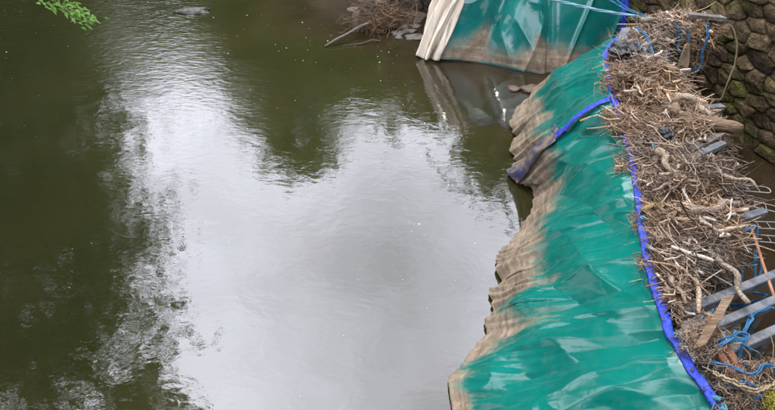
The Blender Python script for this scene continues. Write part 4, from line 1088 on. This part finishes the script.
stick('driftwood_branch', 'thin half-sunken branch in front of the root tangle', 'branch', wobble((-0.80, 10.46, 0.01), (-0.12, 10.62, 0.02), 12, 0.02, 33), 0.007, 0.012, (0.07, 0.055, 0.042))
stick('driftwood_log', 'stubby weathered log resting on the root tangle', 'log', wobble((-0.42, 11.62, 0.22), (-0.02, 11.5, 0.30), 10, 0.01, 35), 0.055, 0.045, (0.12, 0.095, 0.07))
stick('driftwood_log', 'straight brown pole lying right of the root tangle', 'log', wobble((0.05, 11.5, 0.22), (0.55, 11.35, 0.14), 10, 0.012, 37), 0.030, 0.022, (0.11, 0.075, 0.048))
for i, (x, y, sx, sy, lab) in enumerate([(0.18, 10.92, .13, .09, 'flat pale stone in the shallows, left one'), (0.50, 10.78, .19, .10, 'flat pale stone in the shallows, large front one'), (0.40, 11.0, .14, .08, 'flat pale stone in the shallows, middle one'),
                                  (0.52, 11.2, .10, .07, 'flat pale stone in the shallows, rear one'), (0.20, 10.76, .07, .06, 'small pale stone in the shallows, foremost'), (0.30, 11.16, .09, .06, 'small pale stone on the mud behind the flat ones'), (2.30, 9.02, .17, .12, 'mud-brown stone half sunk in the inlet'), (2.04, 9.02, .10, .08, 'small dark stone half sunk in the inlet')]):
    V, F = blob((x, y, 0.012), (sx, sy, 0.035), 40 + i, 0.5, 14, 8, 1.6)
    mb = MB(); mb.add(V, F); tag(mb.build('flat_stone', M['bedstone'] if i < 6 else M['mud'], smooth=True), lab, 'stone')
V, F = blob((-3.8, 11.86, 0.0), (0.34, 0.15, 0.07), 60, 0.45, 26, 14, 1.8)
mb = MB(); mb.add(V, F); tag(mb.build('river_rock', M['wetrock']), 'dark wet rock breaking the surface at the top of the river', 'rock')

# ------------------------------------------------------------------ trees
def leaves_mesh(name, C, size, seed, mat, parent, shade):
    g = np.random.default_rng(seed); n = len(C)
    a = g.normal(0, 1, (n, 3)); a /= np.linalg.norm(a, axis=1)[:, None]
    b = np.cross(a, g.normal(0, 1, (n, 3))); b /= np.linalg.norm(b, axis=1)[:, None] + 1e-9
    s = size * g.lognormal(0, 0.3, n)
    V = np.stack([C - a * s[:, None], C + b * (s * 0.42)[:, None], C + a * s[:, None], C - b * (s * 0.42)[:, None]], 1).reshape(-1, 3)
    o0 = np.array(parent.location)
    if parent.parent is not None: o0 = o0 + np.array(parent.parent.location)
    me = bpy.data.meshes.new(name)
    me.vertices.add(len(V)); me.vertices.foreach_set('co', (V - o0).ravel())
    me.loops.add(n * 4); me.loops.foreach_set('vertex_index', np.arange(n * 4))
    me.polygons.add(n); me.polygons.foreach_set('loop_start', np.arange(n) * 4)
    at = me.color_attributes.new('tint', 'FLOAT_COLOR', 'POINT')
    t = np.clip(shade + g.normal(0, 0.18, n), 0, 1); cc = np.repeat(np.stack([t, t, t, t * 0 + 1], 1), 4, 0)
    at.data.foreach_set('color', cc.ravel())
    me.materials.append(mat); me.update()
    o = bpy.data.objects.new(name, me); COL.objects.link(o); o.parent = parent
    return o

def tree(name, label, base, lobes, nclump, nleaf, leaf, seed, mat, trunk_r=0.28, group=None, gap=0.0):
    g = np.random.default_rng(seed)
    bz = float(terrain_z(np.array([[base[0]]]), np.array([[base[1]]]))[0, 0]) - 0.2
    root = empty(name, (base[0], base[1], bz), label, 'tree', group)
    lobes = [(np.array(c, float), np.array(r, float)) for c, r in lobes]
    cen = np.mean([c for c, r in lobes], 0)
    tk = MB(); fork = np.array([base[0] * 0.7 + cen[0] * 0.3, base[1] * 0.7 + cen[1] * 0.3, bz + (cen[2] - bz) * 0.5])
    tk.tube(wobble((base[0], base[1], bz), fork, 10, 0.12, seed), np.linspace(trunk_r * 1.3, trunk_r * 0.75, 10), 9)
    for c, r in lobes:
        tk.tube(wobble(fork - (0, 0, 0.2), c, 9, 0.25, seed + 3), np.linspace(trunk_r * 0.6, 0.05, 9), 7)
        for k in range(7):
            d = g.normal(0, 1, 3); d /= np.linalg.norm(d)
            s = fork + (c - fork) * g.uniform(0.4, 1.0)
            tk.tube(wobble(s, c + d * r * 0.85, 7, 0.2, seed + 20 + k), np.linspace(trunk_r * 0.22, 0.015, 7), 5)
    tk.build('trunk', M['bark'], root)
    CC = []; SH = []
    vol = np.array([np.prod(r) for c, r in lobes]); vol = vol ** 0.7 / np.sum(vol ** 0.7)
    for (c, r), f in zip(lobes, vol):
        m = max(6, int(nclump * f))
        d = g.normal(0, 1, (m, 3)); d /= np.linalg.norm(d, axis=1)[:, None]
        rad = g.uniform(0.25, 1.0, m) ** 0.5
        K = c + d * rad[:, None] * r * (1 + 0.12 * g.normal(0, 1, (m, 1)))
        for q in K:
            cs = np.mean(r) * g.uniform(0.10, 0.22)
            k = int(nleaf * g.uniform(0.6, 1.4))
            CC.append(q + g.normal(0, 1, (k, 3)) * (cs, cs, cs * 0.7)); SH.append(np.full(k, g.uniform(0.2, 0.8)))
    CC = np.concatenate(CC); SH = np.concatenate(SH)
    keep = CC[:, 2] > bz + 0.5; CC = CC[keep]; SH = SH[keep]
    tag(leaves_mesh('crown', CC, leaf, seed + 7, mat, root, SH), kind='stuff')
    return root

left_tree = tree('broadleaf_tree', 'tree leaning over the left of the river, its leafy twig hanging into view', (-12.4, 9.5),
     [((-8.6, 10.6, 7.4), (3.0, 3.0, 3.2)), ((-7.2, 9.0, 10.6), (1.2, 1.6, 1.6)), ((-10.6, 8.2, 8.6), (2.4, 3.0, 3.6)), ((-6.4, 10.0, 11.8), (1.0, 1.1, 0.9))], 330, 75, 0.10, 301, M['leaf_b'], 0.32)
# twig hanging into the picture, a part of that tree
tw = MB(); tp_ = np.array([(-5.6, 8.6, 4.7), (-4.8, 7.7, 3.7), (-4.2, 7.15, 3.0), (-3.75, 6.80, 2.56), (-3.45, 6.62, 2.46), (-3.22, 6.52, 2.42)])
tw.tube(np.vstack([[(-8.6, 10.6, 7.2)], tp_]), [0.05, 0.03, 0.02, 0.014, 0.010, 0.007, 0.004], 6); tw.build('overhanging_twig', M['bark'], left_tree)
g = np.random.default_rng(8); lv = MB()
for k in range(150):
    f = g.uniform(0.84, 1.0) ; c = poly(tp_, np.array([f]))[0] + g.normal(0, 1, 3) * (0.075, 0.05, 0.04)
    a = g.uniform(-0.6, 0.9) - 0.5; d = np.array([math.cos(a), math.sin(a), g.normal(-0.25, 0.25)]); d /= np.linalg.norm(d)
    s = np.cross(d, (0, 0, 1)); s /= np.linalg.norm(s); L = g.uniform(0.05, 0.095); wd = L * 0.24
    up = np.array([0, 0, 1.0]) * 0.012
    tv = g.uniform(0.3, 1.0)
    lv.add([c, c + d * L * 0.35 + s * wd + up, c + d * L * 0.4 - up * 0.3, c + d * L * 0.35 - s * wd + up, c + d * L], [(0, 2, 1), (0, 3, 2), (1, 2, 4), (2, 3, 4)], (tv, tv, tv))
tag(lv.build('twig_leaves', M['leaf_c'], left_tree, colour=True, smooth=False), kind='stuff')

TREES = [((-14.6, 15.5), [((-10.9, 15.5, 5.8), (3.2, 3.5, 4.8)), ((-12.0, 15.0, 11.0), (3.2, 3.0, 3.5))], 'olive tree on the left bank next upstream of the leaning one', 'leaf_a'),
         ((-17.5, 22.5), [((-14.6, 22.5, 5.0), (3.4, 4.0, 4.6)), ((-15.0, 22, 11.5), (3.2, 3.5, 4.5))], 'tall tree on the left bank, third upstream', 'leaf_b'),
         ((-23, 34), [((-20.0, 34, 6.5), (4.5, 5, 6.0)), ((-21.5, 33, 14), (4.5, 4, 5.0)), ((-17.0, 36, 9.2), (3.6, 4, 8.2))], 'big tree on the left bank far upstream', 'leaf_a'),
         ((-33, 82), [((-31, 82, 12), (10, 8, 11)), ((-20, 84, 11), (10, 8, 10))], 'distant wide tree closing the river upstream', 'leaf_a'),
         ((-15.5, 62), [((-19.5, 62, 11), (7, 6, 9)), ((-26.5, 62, 11), (6, 6, 9)), ((-22, 62, 18), (6, 5, 6))], 'distant tall tree standing at the river bend', 'leaf_b'),
         ((-5.0, 25.0), [((-4.6, 24.5, 7.0), (2.9, 3.2, 4.8)), ((-3.9, 24.0, 11.2), (1.7, 2.2, 2.6))], 'pointed tree on the far bank left of the canvas', 'leaf_b'),
         ((-9.3, 38.0), [((-8.6, 38.0, 7.5), (3.6, 4.0, 7.0)), ((-7.2, 38.0, 14.0), (2.4, 3.0, 4.0)), ((-12.6, 39.0, 9.0), (3.4, 4.0, 8.2))], 'tall tree on the far bank, furthest upstream', 'leaf_a'),
         ((0.2, 20.5), [((0.0, 20.0, 4.2), (2.6, 2.6, 3.2)), ((-1.2, 20.0, 6.0), (1.4, 1.6, 1.7)), ((1.4, 20.0, 6.6), (1.3, 1.6, 1.5))], 'low round tree on the far bank behind the root tangle', 'leaf_a'),
         ((5.2, 20.5), [((4.6, 20.0, 5.8), (2.6, 3.0, 4.2)), ((4.6, 19.8, 8.8), (1.8, 2.0, 2.0))], 'tree on the far bank behind the upright tarpaulin', 'leaf_b'),
         ((10.6, 18.5), [((10.2, 18.0, 7.0), (3.6, 3.6, 5.0)), ((9.6, 17.8, 12.0), (2.6, 2.6, 3.0))], 'tall tree behind the mossy stone wall', 'leaf_a'),
         ((11.5, 9.0), [((11.2, 9.0, 7.5), (3.0, 3.6, 4.2)), ((11.8, 8.5, 12.0), (2.4, 2.6, 2.6))], 'unseen tree on the right bank beside the stone wall, added to block side light', 'leaf_b')]  # unseen tree put in to block light from the right
TREES += [((10.2, 3.0), [((8.6, 3.2, 9.5), (3.2, 3.6, 3.4)), ((7.0, 2.2, 12.5), (2.6, 3.0, 2.4)), ((10.6, 3.5, 13.5), (3.0, 3.0, 3.0))], 'unseen spreading tree on the right bank close to the bridge, added to block skylight', 'leaf_a'),  # trees out of view, added to cut skylight from the sides and behind
          ((11.0, -7.0), [((9.0, -6.5, 9.0), (3.6, 4.0, 4.5)), ((6.5, -5.5, 13.0), (3.6, 3.4, 2.6))], 'unseen tree on the right bank downstream of the bridge, added to block skylight', 'leaf_b'),
          ((-15.5, -7.0), [((-12.5, -6.5, 8.5), (4.0, 4.5, 5.0)), ((-9.0, -6.0, 12.5), (4.0, 3.6, 2.8))], 'unseen tree on the left bank downstream of the bridge, added to block skylight', 'leaf_a'),
          ((-15.0, 2.5), [((-13.0, 3.0, 8.0), (3.2, 3.4, 5.0)), ((-11.0, 2.5, 12.5), (3.0, 3.0, 2.6))], 'unseen tree on the left bank close to the bridge, added to block skylight', 'leaf_b'),
          ((-2.0, -22.0), [((-4.0, -20, 9.0), (5.0, 4.0, 6.5)), ((4.0, -20, 9.5), (5.0, 4.0, 7.0))], 'unseen broad tree downstream behind the bridge, added to block skylight', 'leaf_a')]
for i, (b, lobes, lab, mt) in enumerate(TREES):
    far = b[1] > 30
    tree('broadleaf_tree', lab, b, lobes, 260 if not far else 420, 50, 0.16 if not far else (0.27 if b[1] < 60 else 0.5), 400 + 31 * i, M[mt], 0.30)
# undergrowth along both banks, leafy shrubs
for i, (x, y, r, h) in enumerate([(-2.6, 17.6, 1.3, 1.5), (-4.6, 20.6, 1.4, 1.8), (1.8, 15.2, 1.2, 1.5), (3.4, 15.8, 1.3, 1.7), (-13.7, 11.8, 1.2, 1.6), (-14.0, 18.8, 1.5, 2.0), (-0.9, 15.4, 0.9, 1.1)]):
    bz = float(terrain_z(np.array([[x]]), np.array([[y]]))[0, 0])
    root = empty('shrub', (x, y, bz - 0.1), 'leafy green shrub on the river bank', 'shrub', 'shrubs along the banks')
    g = np.random.default_rng(900 + i)
    st = MB()
    for k in range(6):
        e = np.array([x, y, bz]) + g.normal(0, 1, 3) * (r * 0.5, r * 0.5, 0.1) + (0, 0, h * 0.7)
        st.tube(wobble((x, y, bz - 0.1), e, 6, 0.06, 920 + k), np.linspace(0.03, 0.008, 6), 5)
    st.build('stem', M['bark'], root)
    C = np.concatenate([np.array([x, y, bz + h * 0.55]) + g.normal(0, 1, 3) * (r * 0.42, r * 0.42, h * 0.25) + g.normal(0, 0.2, (70, 3)) for _ in range(45)])
    C = C[C[:, 2] > 0.1]
    tag(leaves_mesh('foliage', C, 0.08, 940 + i, M['leaf_a'], root, np.full(len(C), 0.5)), kind='stuff')
# bare dead tree whose limbs mirror in the still water
dead = empty('dead_tree', (3.6, 15.0, 1.6), 'bare dead tree behind the upright tarpaulin', 'tree')
mb = MB(); mb.tube(wobble((3.6, 15.0, 1.4), (3.0, 14.4, 6.0), 10, 0.1, 5), np.linspace(0.12, 0.05, 10), 7); mb.build('trunk', M['bark'], dead)
for i, (p, q, r0) in enumerate([((3.0, 14.4, 6.0), (3.54, 13.9, 7.27), 0.06), ((3.54, 13.9, 7.27), (2.96, 13.9, 6.84), 0.05), ((2.96, 13.9, 6.84), (2.36, 14.0, 6.43), 0.045), ((2.36, 14.0, 6.43), (1.66, 14.0, 6.13), 0.04), ((1.66, 14.0, 6.13), (1.11, 14.2, 5.15), 0.035),
                                ((2.36, 14.0, 6.43), (1.9, 14.0, 7.0), 0.025), ((3.2, 13.9, 7.0), (2.6, 13.9, 7.5), 0.025), ((1.66, 14.0, 6.13), (1.2, 14.0, 6.3), 0.02), ((3.54, 13.9, 7.27), (3.89, 13.8, 8.25), 0.045), ((3.7, 13.9, 7.7), (4.2, 13.9, 7.5), 0.03)]):
    mb = MB(); mb.tube(wobble(p, q, 10, 0.06, 620 + i), np.linspace(r0, r0 * 0.6, 10), 5); mb.build('limb', M['bark'], dead)

# ------------------------------------------------------------------ foam flecks drifting on the river
g = np.random.default_rng(66); mb = MB(); n = 0
while n < 330:
    y = g.uniform(2.6, 13.0); x = g.uniform(-9, 2.8)
    ex = np.interp(y, [1.4, 3.3, 4.4, 5.5, 6.2, 8.2, 9.4], [0.5, 0.5, 1.0, 1.4, 1.6, 1.7, 1.9])
    if x > ex or river_sd(np.array([x]), np.array([y]))[0] > -0.6: continue
    if y > 9.2 and x > 0.2: continue
    keep = 0.06 + 1.2 * max(0.0, fbm(np.array([x * 0.9 + y * 0.3]), np.array([y * 0.4]), 88)[0]) ** 1.2
    if g.uniform() > keep: continue
    r = 0.003 * g.lognormal(0, 0.45) * (0.6 + y * 0.07); a0 = g.uniform(0, 6)
    ring = [(x + r * g.uniform(0.6, 1.2) * math.cos(a0 + k * 1.047), y + 0.8 * r * g.uniform(0.6, 1.2) * math.sin(a0 + k * 1.047), 0.004) for k in range(6)]
    mb.add(ring + [(x, y, 0.004 + r * 0.5)], [(k, (k + 1) % 6, 6) for k in range(6)]); n += 1
tag(mb.build('foam_flecks', M['foam']), 'tiny pale foam flecks scattered over the river surface', 'foam', kind='stuff')
